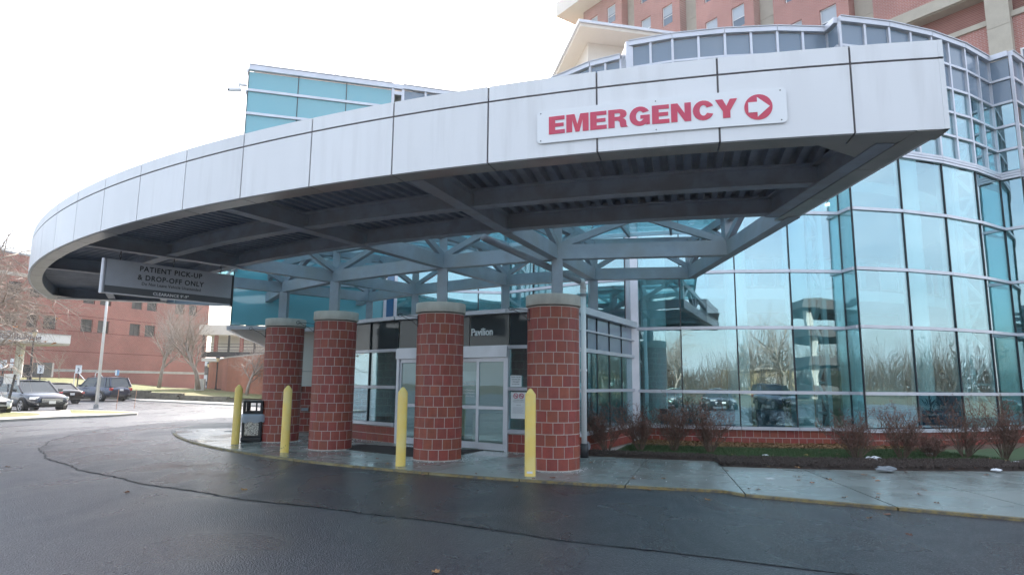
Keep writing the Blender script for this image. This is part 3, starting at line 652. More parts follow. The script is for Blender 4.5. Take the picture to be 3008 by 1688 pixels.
# closure strip above the inner curved beam and a plate at each tip
curved(21.96, 21.99, edge_angle(22.0), 2 * AX - edge_angle(22.0), TOPB, TOPB + .13).build('closure_strip', M['steel_dark'], can)
for f_ in (lambda p: p, mirror):
    tri = [f_(Vector(v)) for v in ((4.12, 6.52, 0), (4.12, 7.2, 0), (3.75, 6.62, 0), (3.3, 6.70, 0), (3.3, 6.68, 0))]
    MB().prism([(p.x, p.y) for p in (tri[0], tri[1], tri[3])], ZB + .004, ZB + .018).build('corner_plate', M['soffit'], can)
# EMERGENCY sign, bent to the fascia
def bend(me_or_mb, s0, name, m, parent, r=R0 + .012):
    """points (s, depth, z): s metres along the fascia from angle s0, to the right"""
    vs = [pa(r + v[1], s0 + math.degrees(v[0] / R0), v[2]) for v in me_or_mb.v]; q = MB(); q.v = [tuple(v) for v in vs]; q.f = me_or_mb.f; return q.build(name, m, parent)
SA = -107.85; SL = math.radians(6.10) * R0
es = thing('emergency_sign', pa(R0, -104.8, 4.345), 'white EMERGENCY sign in red letters with arrow, mounted on the canopy fascia', 'sign')
# plate with rounded corners: strips
def plate(L, z0, z1, rad=.05, n=40):
    m_ = MB(); xs = sorted(set([0, rad * .1, rad * .3, rad * .6, rad] + [rad + (L - 2 * rad) * i / n for i in range(n + 1)] + [L - rad * .6, L - rad * .3, L - rad * .1, L]))
    def e(x):
        d = max(0, rad - min(x, L - x)); return rad - math.sqrt(max(0, rad * rad - d * d))
    V = []
    for x in xs:
        k = e(x); V += [(x, 0, z0 + k), (x, 0, z1 - k), (x, .012, z1 - k), (x, .012, z0 + k)]
    F_ = []
    for i in range(len(xs) - 1):
        b = i * 4
        for j in range(4): F_.append((b + j, b + (j + 1) % 4, b + 4 + (j + 1) % 4, b + 4 + j))
    m_.add(V, F_); return m_
bend(plate(SL, 4.345, 4.735), SA, 'sign_plate', M['sign_white'], es)
GLY = {  # heavy grotesque capitals, unit height 1
 'E': (.74, [[(0, 0), (.74, 0), (.74, .22), (.29, .22), (.29, .40), (.69, .40), (.69, .60), (.29, .60), (.29, .78), (.73, .78), (.73, 1), (0, 1)]]),
 'M': (1.02, [[(0, 0), (.27, 0), (.27, .68), (.42, 0), (.60, 0), (.75, .68), (.75, 0), (1.02, 0), (1.02, 1), (.64, 1), (.51, .42), (.38, 1), (0, 1)]]),
 'N': (.84, [[(0, 0), (.27, 0), (.27, .58), (.57, 0), (.84, 0), (.84, 1), (.57, 1), (.57, .44), (.28, 1), (0, 1)]]),
 'Y': (.90, [[(.30, 0), (.60, 0), (.60, .37), (.90, 1), (.60, 1), (.45, .63), (.30, 1), (0, 1), (.30, .37)]])}
def arc_pts(cx, cy, rx, ry, a0, a1, n=18): return [(cx + rx * math.cos(math.radians(a0 + (a1 - a0) * i / n)), cy + ry * math.sin(math.radians(a0 + (a1 - a0) * i / n))) for i in range(n + 1)]
def tess(poly):
    from mathutils.geometry import tessellate_polygon
    return tessellate_polygon([[Vector((p[0], p[1], 0)) for p in poly]])
def glyph(mb_, poly, x, z, h, dep=.006, y=.0125, kx=1.0):
    t = tess(poly); n = len(poly); V = [(x + p[0] * h * kx, y, z + p[1] * h) for p in poly] + [(x + p[0] * h * kx, y + dep, z + p[1] * h) for p in poly]
    F_ = [tuple(i + n for i in tri) for tri in t] + [(i, (i + 1) % n, n + (i + 1) % n, n + i) for i in range(n)]; mb_.add(V, F_)
cpoly = arc_pts(.44, .5, .44, .53, 24, 336) + arc_pts(.44, .5, .16, .29, -30, -330)
GLY['C'] = (.86, [cpoly])
gpoly = arc_pts(.45, .5, .45, .53, 28, 318) + [(.70, .02), (.88, .02), (.88, .55), (.47, .55), (.47, .36), (.62, .36)] + arc_pts(.45, .5, .17, .29, -48, -322)
GLY['G'] = (.90, [gpoly])
rpoly = [(0, 0), (.28, 0), (.28, .38), (.42, .38), (.50, .30), (.52, .06), (.56, 0), (.86, 0), (.80, .08), (.78, .34), (.70, .45), (.62, .49), (.74, .55), (.81, .66), (.81, .78), (.75, .90), (.64, .97), (.52, 1), (.28, 1), (.28, .79), (.44, .79), (.51, .77), (.53, .69), (.51, .61), (.44, .59), (.28, .59), (.28, .79), (.279, 1), (0, 1)]
GLY['R'] = (.86, [rpoly])
x = math.radians(-107.527 - SA) * R0; xend = math.radians(-102.87 - SA) * R0; word = 'EMERGENCY'; hL = .212
tot = sum(GLY[c_][0] for c_ in word) * hL; sp = .085 * hL; KX = (xend - x - sp * (len(word) - 1)) / tot
for c_ in word:
    w_, polys = GLY[c_]; m_ = MB()
    for p_ in polys: glyph(m_, p_, x, 4.441, hL, kx=KX)
    bend(m_, SA, 'letter', M['red'], es); x += w_ * hL * KX + sp
cx = math.radians(-102.395 - SA) * R0; cz = 4.535; m_ = MB(); rc = .142
ring_p = arc_pts(0, 0, 1, 1, 0, 360, 40)[:-1]; glyph(m_, ring_p, cx, cz, rc, .005, .0125); bend(m_, SA, 'arrow_disc', M['red'], es)
m_ = MB(); glyph(m_, [(-.72, -.4), (-.08, -.4), (-.08, -.78), (.80, 0), (-.08, .78), (-.08, .4), (-.72, .4)], cx, cz, rc, .004, .0185); bend(m_, SA, 'arrow', M['sign_white'], es)
for sx in (.045, SL / 2, SL - .06):
    for sz in (4.375, 4.705):
        m_ = MB(); glyph(m_, arc_pts(0, 0, 1, 1, 0, 360, 8)[:-1], sx, sz, .007, .004, .0125); bend(m_, SA, 'rivet', M['darkmetal'], es)

# hanging clearance sign
sa_ = math.radians(-130.75); dr = Vector((math.cos(sa_), math.sin(sa_), 0)); hp = lambda r, z: C.to_3d() + dr * r + Vector((0, 0, z)); sr = -dr
hs = thing('clearance_sign', hp(23.4, 3.31), 'grey hanging sign reading PATIENT PICK-UP & DROP-OFF ONLY with clearance height', 'sign')
nrm = Vector((dr.y, -dr.x, 0)); 
if nrm.y > 0: nrm = -nrm
M['sign_grey'] = mat('sign_grey', (.50, .53, .58), .45, c2=(.43, .455, .50), nscale=2); M['sign_band'] = mat('sign_band', (.10, .11, .12), .4); M['sign_text'] = mat('sign_text', (.04, .045, .05), .5)
MB().bar(hp(24.67, 3.725), hp(22.13, 3.725), .05, .53).build('sign_face', M['sign_grey'], hs)
MB().bar(hp(24.67, 3.388), hp(22.13, 3.388), .052, .142).build('sign_band', M['sign_band'], hs)
MB().bar(hp(24.67, 3.31), hp(22.13, 3.31), .07, .02).build('sign_trim', M['alu'], hs)
MB().tube(hp(24.71, 3.30), hp(24.71, 3.99), .045, n=14).build('sign_post', M['alu'], hs); MB().tube(hp(22.10, 3.28), hp(22.10, 3.98), .03, n=12).build('sign_post', M['darkmetal'], hs)
def htext(body, size, r, z, m, **k): put_text(body, size, m, hs, hp(r, z) + nrm * .028, sr, extrude=.002, **k)
htext('PATIENT PICK-UP', .150, 24.06, 3.822, M['sign_text'], offset=.0035, space=1.13, fit=(1.26, .105))
htext('& DROP-OFF ONLY', .150, 24.09, 3.642, M['sign_text'], offset=.0035, space=1.13, fit=(1.34, .105))
htext('Do Not Leave Vehicle Unattended', .078, 24.0, 3.535, M['sign_text'], space=1.06, offset=.0005, fit=(1.19, .062))
put_text('CLEARANCE 9\'-9"', .083, M['sign_white'], hs, hp(23.77, 3.355) + nrm * .028, sr, extrude=.002, offset=.0022, space=1.08, fit=(.72, .062))
for r in (24.43, 23.40, 22.39):
    for k in range(3):
        z0 = 4.19 - .075 * k; q = MB(); pts = [hp(r, z0 - .035) + (dr if k % 2 else nrm) * (.018 * math.cos(t_)) + Vector((0, 0, .045 * math.sin(t_))) for t_ in [2 * PI * j / 10 for j in range(11)]]
        q.path(pts, .006, 5); q.build('chain_link', M['darkmetal'], hs)
    MB().bar(hp(r, 4.185) - nrm * .12, hp(r, 4.185) + nrm * .12, .05, .02).build('beam_clamp', M['steel_dark'], hs)

# ================================================================ CURTAIN WALL BUILDING
ZS0, ZS1 = .42, .50
ROWS = [.50, 1.437, 3.225, 4.828, 6.519, 8.093]; TOPR = [8.326, 9.043, 9.806, 10.576, 11.359, 12.079]; ZP = 12.227
atr = thing('glass_atrium', (6, 22, 0), 'curved teal glass curtain wall building with stepped bays', 'building')
bay1 = [(3.62, 18.93), (4.853, 18.472), (6.341, 18.147), (7.845, 17.993), (9.375, 18.034)]
bay2 = [(9.42, 17.436), (10.999, 17.71), (12.557, 18.207), (14.021, 18.874), (15.428, 19.735)]
bay3 = [(15.79, 19.278), (17.1, 20.15), (18.3, 21.25), (19.4, 22.5), (20.3, 23.9)]
w0 = [(-.25, 22.95), (.75, 22.05), (2.58, 20.25), (3.50, 19.75)]
dv = Vector((.9625, .271)); b0 = Vector((-9.01, 20.64))
box_l = [tuple(b0 + dv * (1.612 * i)) for i in range(4)]; pier = (box_l[-1], (box_l[-1][0] + .34, box_l[-1][1] + .1))
box_r = [pier[1], (-2.45, 22.52), (-1.2, 22.83), (-.25, 22.95)]
def V2(p, z): return Vector((p[0], p[1], z))
def outn(p, q):
    d = Vector((q[0] - p[0], q[1] - p[1], 0)).normalized(); return Vector((d.y, -d.x, 0))     # outward (towards -y) when running +x
def pane(p, q, z0, z1, m, parent, inset=.012, name='glass_pane'):
    n = outn(p, q); a, b = V2(p, 0), V2(q, 0); d = (b - a).normalized(); a = a + d * .012; b = b - d * .012
    mb_ = MB(); t = n * .012
    vs = [a - t + Vector((0, 0, z0)), b - t + Vector((0, 0, z0)), b - t + Vector((0, 0, z1)), a - t + Vector((0, 0, z1))]; vs += [v + t * 2 for v in vs]
    mb_.add(vs, [(3, 2, 1, 0), (4, 5, 6, 7), (0, 1, 5, 4), (1, 2, 6, 5), (2, 3, 7, 6), (3, 0, 4, 7)]); 
    o = mb_.build(name, m, parent); 
    tx, ty = rnd.uniform(-1, 1) * .0025, rnd.uniform(-1, 1) * .0025; o.rotation_euler = (tx, ty, rnd.uniform(-1, 1) * .002); return o
def transom(p, q, z, h, parent, dep=.07, m=None, name='transom', lip=0):
    n = outn(p, q) * (.045 + lip); MB().bar(V2(p, z) + n, V2(q, z) + n, dep, h).build(name, m or M['alu'], parent)
def mullion(p, n, z0, z1, parent, w=.03, dep=.05, m=None, off=.02, name='mullion'):
    MB().bar(V2(p, z0) + n * off, V2(p, z1) + n * off, w, dep, upv=n).build(name, m or M['gasket'], parent)
brk = box_mesh(.217, .066, .193, M['brick'], 'wall_brick')
def knee(p, q, parent, rows=2, z0=.0, zt=None):
    a, b = V2(p, 0), V2(q, 0); L_ = (b - a).length; n = max(1, round(L_ / .229)); d = (b - a).normalized(); nn = outn(p, q); ang = math.atan2(d.y, d.x); st = L_ / n
    H_ = rows * .21; MB().bar((a + b) / 2 - d * L_ / 2 + Vector((0, 0, H_ / 2 + z0)), b + Vector((0, 0, H_ / 2 + z0)), .06, H_).build('mortar_bed', M['mortar'], parent)
    for r in range(rows):
        for k in range(n + (r % 2)):
            s = (k + (.5 if r % 2 == 0 else 0)) * st; sc = 1
            if r % 2 and k in (0, n): sc = .5; s = st * .25 if k == 0 else L_ - st * .25
            o = place('brick', brk, parent, a + d * s + nn * .003 + Vector((0, 0, z0 + .21 * r + .105)), ang); o.scale = (sc * (st - .012) / .217 if sc == 1 else (st / 2 - .008) / .217, 1, 1)
def facade(pts, parent, low=True, teal=True, zstart=None, glassm=None, half=True, first=True):
    g = glassm or M['glass']; n_seg = len(pts) - 1
    for i in range(n_seg):
        p, q = pts[i], pts[i + 1]; n = outn(p, q); md = ((p[0] + q[0]) / 2, (p[1] + q[1]) / 2)
        rows = [z for z in ROWS]
        for j in range(len(rows) - 1):
            if zstart is not None and rows[j + 1] <= zstart + .1: continue
            z0 = max(rows[j], zstart or 0); pane(p, q, z0 + .045, rows[j + 1] - .045, g, parent)
        for z in ROWS[1:-1]:
            if zstart is not None and z < zstart: continue
            transom(p, q, z, .085, parent)
        if low:
            transom(p, q, .462, .085, parent, .14, name='sill', lip=.02); knee(p, q, parent)
        # belt of three strips
        for k in range(3): transom(p, q, ROWS[-1] + .04 + .08 * k, .066, parent, .09 + .015 * (k % 2), name='belt_strip')
        # upper grid
        for j in range(len(TOPR) - 1):
            mt = M['spandrel'] if j >= 4 or (j == 3 and teal) else g
            for (a, b) in ((p, md), (md, q)): pane(a, b, TOPR[j] + .03, TOPR[j + 1] - .03, mt, parent)
            if j: transom(p, q, TOPR[j], .07, parent)
        mullion(md, n, TOPR[0], TOPR[-1], parent, .07, .08, M['alu'], .045)
        transom(p, q, (TOPR[-1] + ZP) / 2, ZP - TOPR[-1], parent, .16, name='coping')
        transom(p, q, ZP + .012, .022, parent, .22, name='coping_lip')
    for i, p in enumerate(pts):
        n = outn(pts[max(i - 1, 0)], pts[min(i + 1, n_seg)]); z0 = ZS1 if low else (zstart or ZS1)
        mullion(p, n, z0, ROWS[-1], parent); mullion(p, n, TOPR[0], TOPR[-1], parent, .07, .08, M['alu'], .046)
def jog(p, q, parent, n):
    facade_rows = list(zip(ROWS[:-1], ROWS[1:])) + list(zip(TOPR[:-1], TOPR[1:]))
    a, b = V2(p, 0), V2(q, 0)
    for (z0, z1) in facade_rows:
        d = (b - a).normalized(); t = n * .012; A_, B_ = a + d * .02, b - d * .02
        vs = [A_ - t + Vector((0, 0, z0 + .04)), B_ - t + Vector((0, 0, z0 + .04)), B_ - t + Vector((0, 0, z1 - .04)), A_ - t + Vector((0, 0, z1 - .04))]; vs += [v + 2 * t for v in vs]
        MB().add(vs, [(3, 2, 1, 0), (4, 5, 6, 7), (0, 1, 5, 4), (1, 2, 6, 5), (2, 3, 7, 6), (3, 0, 4, 7)]).build('glass_pane', M['spandrel'] if z0 > 10.5 else M['glass'], parent)
    for z, h in [(z, .085) for z in ROWS[1:-1]] + [(ROWS[-1] + .04 + .08 * k, .066) for k in range(3)] + [(z, .07) for z in TOPR[1:-1]]:
        MB().bar(a + n * .05 + Vector((0, 0, z)), b + n * .05 + Vector((0, 0, z)), .07, h).build('transom', M['alu'], parent)
    MB().bar(a + n * .05 + Vector((0, 0, 12.16)), b + n * .05 + Vector((0, 0, 12.16)), .16, .17).build('coping', M['alu'], parent)
    MB().bar(a + n * .05 + Vector((0, 0, .462)), b + n * .05 + Vector((0, 0, .462)), .12, .08).build('sill', M['alu'], parent)
    MB().bar(a + Vector((0, 0, .21)), b + Vector((0, 0, .21)), .08, .42).build('brick_plinth', M['brick'], parent)
facade(bay1, atr); facade(bay2, atr); facade(bay3, atr)
jog(bay1[-1], bay2[0], atr, Vector((-1, 0, 0))); jog(bay2[-1], bay3[0], atr, Vector((-.78, -.62, 0)))
# white end post and return of bay 1
MB().bar(V2((3.60, 18.93), 0), V2((3.60, 18.93), ZP), .2, .22).build('end_post', M['alu'], atr); MB().bar(V2((3.57, 19.05), ZP - .15 + .02), V2((3.55, 19.8), ZP - .15 + .02), .1, .3).build('coping', M['alu'], atr)
MB().bar(V2((3.60, 19.03), 6.2), V2((3.52, 19.8), 6.2), .06, 12.0).build('end_return', M['alu'], atr)
# glass wing at the left
wing = thing('glass_wing', (-5, 22, 3.25), 'teal glass upper storeys left of the canopy, overhanging a beige soffit', 'building')
facade(w0, wing, low=False, zstart=3.25, glassm=M['glass_far']); facade(box_r, wing, low=False, zstart=3.25, glassm=M['glass_far'])
def teal_face(pts, parent):
    for i in range(len(pts) - 1):
        p, q = pts[i], pts[i + 1]
        zz = [3.36, 4.828, 6.519, 8.093, 8.90, 9.7, 10.52, 11.347, 12.05]
        for j in range(len(zz) - 1): pane(p, q, zz[j] + .04, zz[j + 1] - .04, M['panel_teal'], parent, name='teal_panel')
        for z in zz[1:-1]: transom(p, q, z, .085, parent)
        transom(p, q, 12.14, .18, parent, .16, name='coping'); transom(p, q, ZP + .012, .022, parent, .22, name='coping_lip'); transom(p, q, 3.31, .12, parent, .12, name='base_trim')
    for i, p in enumerate(pts):
        n = outn(pts[max(i - 1, 0)], pts[min(i + 1, len(pts) - 1)]); mullion(p, n, 3.36, 12.05, parent, .025, .03)
teal_face(box_l, wing)
for p in pier: mullion(p, outn(*pier), 3.3, 12.05, wing, .1, .1, M['alu'], .03)
for z in (3.4, 4.828, 6.519, 8.093, 8.9, 9.7, 10.52, 11.9): transom(pier[0], pier[1], z, .12, wing)
for z0, z1 in ((3.4, 4.8), (4.85, 6.5), (6.55, 8.05)): pane(pier[0], pier[1], z0, z1, mat('blue_pane', (.03, .12, .25), .06, spec=.9), wing, name='blue_pane')
transom(pier[0], pier[1], 12.14, .18, wing, .16, name='coping')
lw = [(-13.1, 35.5), (-11.8, 31.5), (-10.9, 28), (-10.05, 24.3), (-9.03, 20.70)]
for i in range(4):
    p, q = lw[i], lw[i + 1]
    for z0, z1 in zip([3.36, 4.828, 6.519, 8.093, 9.7, 11.347], [4.828, 6.519, 8.093, 9.7, 11.347, 12.1]): pane(p, q, z0 + .03, z1 - .03, M['panel_teal'], wing, name='teal_panel'); transom(p, q, z1, .08, wing)
    transom(p, q, 3.29, .14, wing, .14, name='soffit_edge')
# soffit and roofs
def slab(poly, z0, z1, name, m, parent): return MB().prism([(p[0], p[1]) for p in poly], z0, z1).build(name, m, parent)
slab([(-9.0, 20.68), (-4.3, 22.0), (-.3, 23.0), (-.3, 35.5), (-13.05, 35.5), (-11.75, 31.5), (-10.9, 28), (-10.03, 24.3)], 3.22, 3.26, 'soffit', M['beige'], wing)
for (x, y) in ((-7.9, 23.4), (-7.0, 22.6), (-6.6, 25), (-8.9, 26.5)): MB().lathe([(0, 3.214), (.11, 3.214), (.11, 3.219), (0, 3.219)], (x, y, 0), 16).build('downlight', M['darkmetal'], wing)
slab([(-8.9, 20.75), (-4.3, 22.05), (-.25, 23.05), (.8, 22.15), (2.6, 20.4), (3.4, 19.9), (3.4, 36), (-13, 35.4), (-11.7, 31.5), (-9.95, 24.3)], 12.0, 12.1, 'roof', M['mortar'], wing)
slab([(3.6, 19.1), (4.9, 18.6), (6.35, 18.27), (7.85, 18.12), (9.4, 18.15), (9.45, 17.6), (11, 17.83), (12.5, 18.33), (14, 19), (15.45, 19.85), (15.85, 19.45), (17, 20.3), (18.2, 21.4), (20.2, 24), (20, 34), (3.6, 34)], 12.0, 12.1, 'roof', M['mortar'], atr)
# blinds on the upper right jog panes, interior -------------------------------------------------
slab([(3.7, 19.2), (9.3, 18.4), (9.6, 17.9), (12.5, 18.6), (15.4, 20.2), (16, 20), (20, 24.3), (20, 33), (3.7, 33)], -.02, .02, 'interior_floor', M['infloor'], atr)
slab([(-9.2, 21.2), (-.3, 23.4), (3.3, 20.6), (3.55, 19.4), (3.6, 33), (-11, 31)], .0, .02, 'interior_floor', M['infloor'], wing)
# balconies: curved white slab edges
for z0, z1 in ((4.45, 4.80), (8.25, 8.65)):
    slab([(3.8, 21.8), (6.5, 21.2), (9.5, 21.1), (12.5, 21.6), (15, 22.7), (17.5, 24.6), (19.8, 27), (19.8, 33), (3.8, 33)], z0, z1, 'balcony', M['inwhite'], atr)
    slab([(-8.4, 22.9), (-4, 24.2), (-.5, 25), (1.5, 24), (3.5, 22.4), (3.55, 33), (-11, 31)], z0, z1, 'balcony', M['inwhite'], wing)
bal = [(3.9, 21.85), (6.5, 21.25), (9.5, 21.15), (12.5, 21.65), (15, 22.75), (17.5, 24.6)]
for i in range(len(bal) - 1):
    a, b = V2(bal[i], 0), V2(bal[i + 1], 0); n_ = max(2, round((b - a).length / .8))
    for k in range(n_):
        p = a.lerp(b, k / n_); q = a.lerp(b, (k + 1) / n_)
        MB().box((p.x, p.y, 5.35), (.04, .04, 1.1)).build('railing_post', M['alu'], atr)
        MB().bar(Z(p.lerp(q, .06), 5.35), Z(p.lerp(q, .94), 5.35), .012, .9).build('railing_glass', M['glass_clear'], atr)
MB().prism([(-11, 31), (3.6, 32.9), (20, 33), (20, 33.2), (-11, 31.2)], 0, 12).build('interior_wall', M['inwall'], atr)
MB().box((20.1, 29, 6), (.2, 9, 12)).build('interior_wall', M['inwall'], atr)
for x, y in ((4.55, 20.4), (7.1, 20.3), (8.95, 20.1), (10.6, 20.2), (13.2, 20.9), (15.6, 22.4), (1.9, 22.6), (-2.2, 24.6)):
    MB().lathe([(.33, 0), (.33, 12)], (x, y, 0), 20).build('round_column', M['inwhite'], atr if x > 3 else wing, smooth=True)
for x0, y0, dx_, dy_ in ((9.05, 18.6, .0, .65), (14.95, 20.2, -.3, .5), (4.05, 19.6, .1, .7)):
    a, b = Vector((x0, y0, 0)), Vector((x0 + dx_, y0 + dy_, 0)); m_ = MB(); m_.bar(Z(a, 0), Z(a, 12), .12, .12); m_.bar(Z(b, 0), Z(b, 12), .12, .12)
    for k in range(14):
        z = k * .86; p, q = (a, b) if k % 2 else (b, a); m_.bar(Z(p, z), Z(q, z + .86), .09, .09); m_.bar(Z(a, z), Z(b, z), .07, .07)
    m_.build('lattice_post', M['inwhite'], atr)
# ground floor rooms: partition walls, doors, plants, chairs
M['ochre'] = mat('ochre_wall', (.42, .36, .22), .6)
for x, w_, mm in ((5.6, 1.1, 'darkmetal'), (8.6, 1.3, 'ochre'), (10.9, 1.4, 'ochre'), (12.6, 1.4, 'ochre')): MB().box((x, 24.6, 1.1), (w_, .12, 2.2)).build('interior_door', M[mm], atr)
MB().box((8, 24.9, 2.1), (14, .1, 4.6)).build('interior_wall', mat('lobby_wall', (.30, .34, .33), .6), atr)
for x in (5.0, 6.3, 7.9, 11.6, 13.1): MB().box((x, 19.9 + .1 * math.sin(x), .45), (.75, .7, .9), .3 * math.sin(x * 3)).build('lobby_seat', mat('seat_fabric', (.12, .16, .20), .8), atr)
MB().box((1.75, 17.6, 1.0), (.5, .05, 1.3), -1.2).build('poster_stand', M['sign_white'], atr)
M['plantg'] = mat('plant_green', (.03, .075, .03), .6)
for x, y in ((5.2, 19.5), (8.1, 19.3), (12.7, 19.9), (13.4, 20.3)):
    m_ = MB(); m_.lathe([(0, 0), (.16, 0), (.2, .35), (0, .35)], (x, y, 0), 12)
    for k in range(34):
        a = rnd.uniform(0, 2 * PI); e = rnd.uniform(.3, 1.3); l = rnd.uniform(.4, .8); p = Vector((x, y, .35 + rnd.uniform(.1, .8))); d = Vector((math.cos(a) * math.cos(e), math.sin(a) * math.cos(e), math.sin(e))) * l; s_ = Vector((-math.sin(a), math.cos(a), 0)) * .02
        q = p + d + Vector((0, 0, -l * .3)); m_.add([p, p + d * .5 + s_, q, p + d * .5 - s_], [(0, 1, 2, 3)])
    tag(m_.build('potted_plant', M['plantg'], None), {5.2: 'potted spiky plant behind the glass, left of the lobby doors', 8.1: 'potted spiky plant behind the glass at the first bay corner', 12.7: 'potted palm behind the second glass bay', 13.4: 'potted palm at the right end of the second glass bay'}[x], 'plant', 'potted plants inside the glass lobby')
M['ceil_lamp'] = emit('ceiling_lamp', (1, .97, .9), 3.0)
for x, y in ((6.2, 23), (10.3, 19.4), (8.3, 22.6), (11.8, 23)): MB().box((x, y, 8.235), (.5, .25, .02)).build('ceiling_lamp', M['ceil_lamp'], atr)

# ================================================================ ENTRANCE VESTIBULE
ves = thing('entrance_vestibule', pa(17.5, -122, 0), 'low curved glass entrance vestibule with sliding doors behind the columns', 'building')
RV = 17.5; ZV = 3.41
arcL = [-141.5, -137.75, -133.7, -129.6]; dL, dR = pa(RV, -129.5), pa(RV, -117.55); arcR = [-117.55, -114.5, -111.9]
def vseg(p, q, doors=False):
    n = outn(p, q)
    if not doors:
        knee((p.x, p.y), (q.x, q.y), ves); pane(p, q, .54, 1.44, M['glass_clear'] if False else M['glass'], ves); pane(p, q, 1.53, 2.44, M['glass'], ves)
        for z, h in ((.485, .09), (1.485, .075), (2.49, .08)): MB().bar(Z(p, z) + n * .04, Z(q, z) + n * .04, .10, h).build('transom', M['alu'], ves)
    pane(p, q, 2.53, 3.31, M['darkglass'], ves, name='dark_panel')
    MB().bar(Z(p, 3.36) + n * .09, Z(q, 3.36) + n * .09, .22, .10).build('roof_edge', M['alu'], ves)
for a, b in zip(arcL[:-1], arcL[1:]): vseg(pa(RV, a), pa(RV, b))
for a, b in zip(arcR[:-1], arcR[1:]): vseg(pa(RV, a), pa(RV, b))
for a in arcL[1:-1] + arcR[1:]: p = pa(RV, a); mullion((p.x, p.y), outn(pa(RV, a - 1), pa(RV, a + 1)), .5, 3.31, ves, .035, .06)
for i in range(3): vseg(dL.lerp(dR, i / 3), dL.lerp(dR, (i + 1) / 3), True)
n = outn(dL, dR); dd = (dR - dL).normalized(); LD = (dR - dL).length
MB().bar(Z(dL, 2.37) + n * .03, Z(dR, 2.37) + n * .03, .2, .25).build('door_header', M['alu'], ves)
MB().bar(Z(dL, 2.51) + n * .04, Z(dR, 2.51) + n * .04, .12, .05).build('transom', M['alu'], ves)
for p in (dL + dd * .04, dR - dd * .04): MB().box((p.x, p.y, 1.24), (.09, .16, 2.48), math.atan2(dd.y, dd.x)).build('door_jamb', M['alu'], ves)
lw_ = (LD - .16) / 4
for k in range(4):
    p = dL + dd * (.08 + k * lw_) + n * (.02 if k in (0, 3) else -.05); q = p + dd * lw_; leaf = MB(); 
    for a, b in ((Z(p + dd * .035, .03), Z(p + dd * .035, 2.24)), (Z(q - dd * .035, .03), Z(q - dd * .035, 2.24))): leaf.bar(a, b, .065, .045, upv=n)
    for z, h in ((.10, .16), (1.02, .08), (2.19, .10)): leaf.bar(Z(p, z) + dd * .07, Z(q, z) - dd * .07, .045, h)
    lf = leaf.build('sliding_door', M['alu'], ves)
    for z0, z1 in ((.19, .97), (1.07, 2.13)):
        a, b = p + dd * .07, q - dd * .07; MB().bar(Z(a, (z0 + z1) / 2), Z(b, (z0 + z1) / 2), .012, z1 - z0).build('door_pane', M['glass_clear'], lf)
slab([tuple(pa(RV - .05, d)[:2]) for d in range(-141, -111)] + [(3.4, 18.9), (3.3, 20.0), (2.5, 20.4), (.7, 22.2), (-.3, 23.1), (-6.0, 21.8)], 3.32, 3.36, 'roof', M['mortar'], ves)
MB().box((-1.2, 20.6, 1.5), (5, .1, 3), .2).build('inner_wall', M['inwall'], ves)
# right side wall running back to bay 1
s0, s1 = pa(RV, -111.9), Vector((3.50, 18.85, 0)); ns = Vector((s1.y - s0.y, -(s1.x - s0.x), 0)).normalized(); ts = [0, .14, .30, .52, .76, 1]
sp_, sq_ = (s0.x, s0.y), (s1.x, s1.y)
knee(sp_, sq_, ves)
for i in range(5):
    p, q = s0.lerp(s1, ts[i]), s0.lerp(s1, ts[i + 1])
    for z0, z1, mm in ((.54, 1.42, 'glass'), (1.50, 2.36, 'glass'), (2.46, 2.86, 'spandrel'), (2.90, 3.22, 'spandrel')): pane(p, q, z0, z1, M[mm], ves, name='glass_pane' if mm == 'glass' else 'grey_panel')
    if i: mullion((p.x, p.y), ns, .5, 3.25, ves, .02, .04)
for z, h in ((.47, .09), (1.46, .075), (2.41, .09), (2.88, .04)): MB().bar(Z(s0, z) + ns * .04, Z(s1, z) + ns * .04, .10, h).build('transom', M['alu'], ves)
MB().bar(Z(s0, 3.33) + ns * .08, Z(s1, 3.33) + ns * .08, .2, .16).build('roof_edge', M['alu'], ves)
MB().box((s0.x, s0.y, 1.9), (.09, .09, 2.9), .9).build('corner_post', M['alu'], ves)
# lettering and notices
pv = dL + dd * (LD * .685) + n * .045; put_text('Pavilion', .255, M['sign_white'], ves, Z(pv, 2.80), dd, extrude=.012, offset=.004, scale_x=.86)
dp1 = dL + dd * (.08 + 2 * lw_ + .10) + n * -.02
for i, (tx, sz) in enumerate((('University Hospitals', .075), ('Parma Medical Center', .066), ('', .05), ('Use Emergency', .064), ('Department Entrance', .064), ('After 8 p.m.', .064))):
    if tx: put_text(tx, sz, M['sign_white'], ves, Z(dp1 + dd * (.66), 1.62 - i * .075 - (.0 if i < 2 else -.03)), dd, extrude=.001, align='RIGHT', scale_x=.9, offset=.001)
npz = dR + dd * .10; n2 = outn(pa(RV, -117.55), pa(RV, -114.5)); d2 = (pa(RV, -114.5) - pa(RV, -117.55)).normalized()
q0 = pa(RV, -117.55) + d2 * .05 + n2 * .05
no1 = thing('window_notice', Z(q0, 1.54), 'small cream notice on the glass beside the doors about being televised', 'notice')
MB().bar(Z(q0, 1.67), Z(q0 + d2 * .30, 1.67), .004, .27).build('paper', M['sign_white'], no1)
for i, tx in enumerate(('Facility may be', 'televised and', 'videotaped', 'at any time.')): put_text(tx, .042, M['black'], no1, Z(q0 + d2 * .15 + n2 * .004, 1.755 - i * .055), d2, extrude=.0005, align='CENTER')
no2 = thing('smoke_free_poster', Z(q0, .95), 'white poster with two red no-smoking symbols below the window rail', 'poster')
MB().bar(Z(q0 + d2 * .02, 1.10), Z(q0 + d2 * .44, 1.10), .004, .62).build('paper', M['sign_white'], no2)
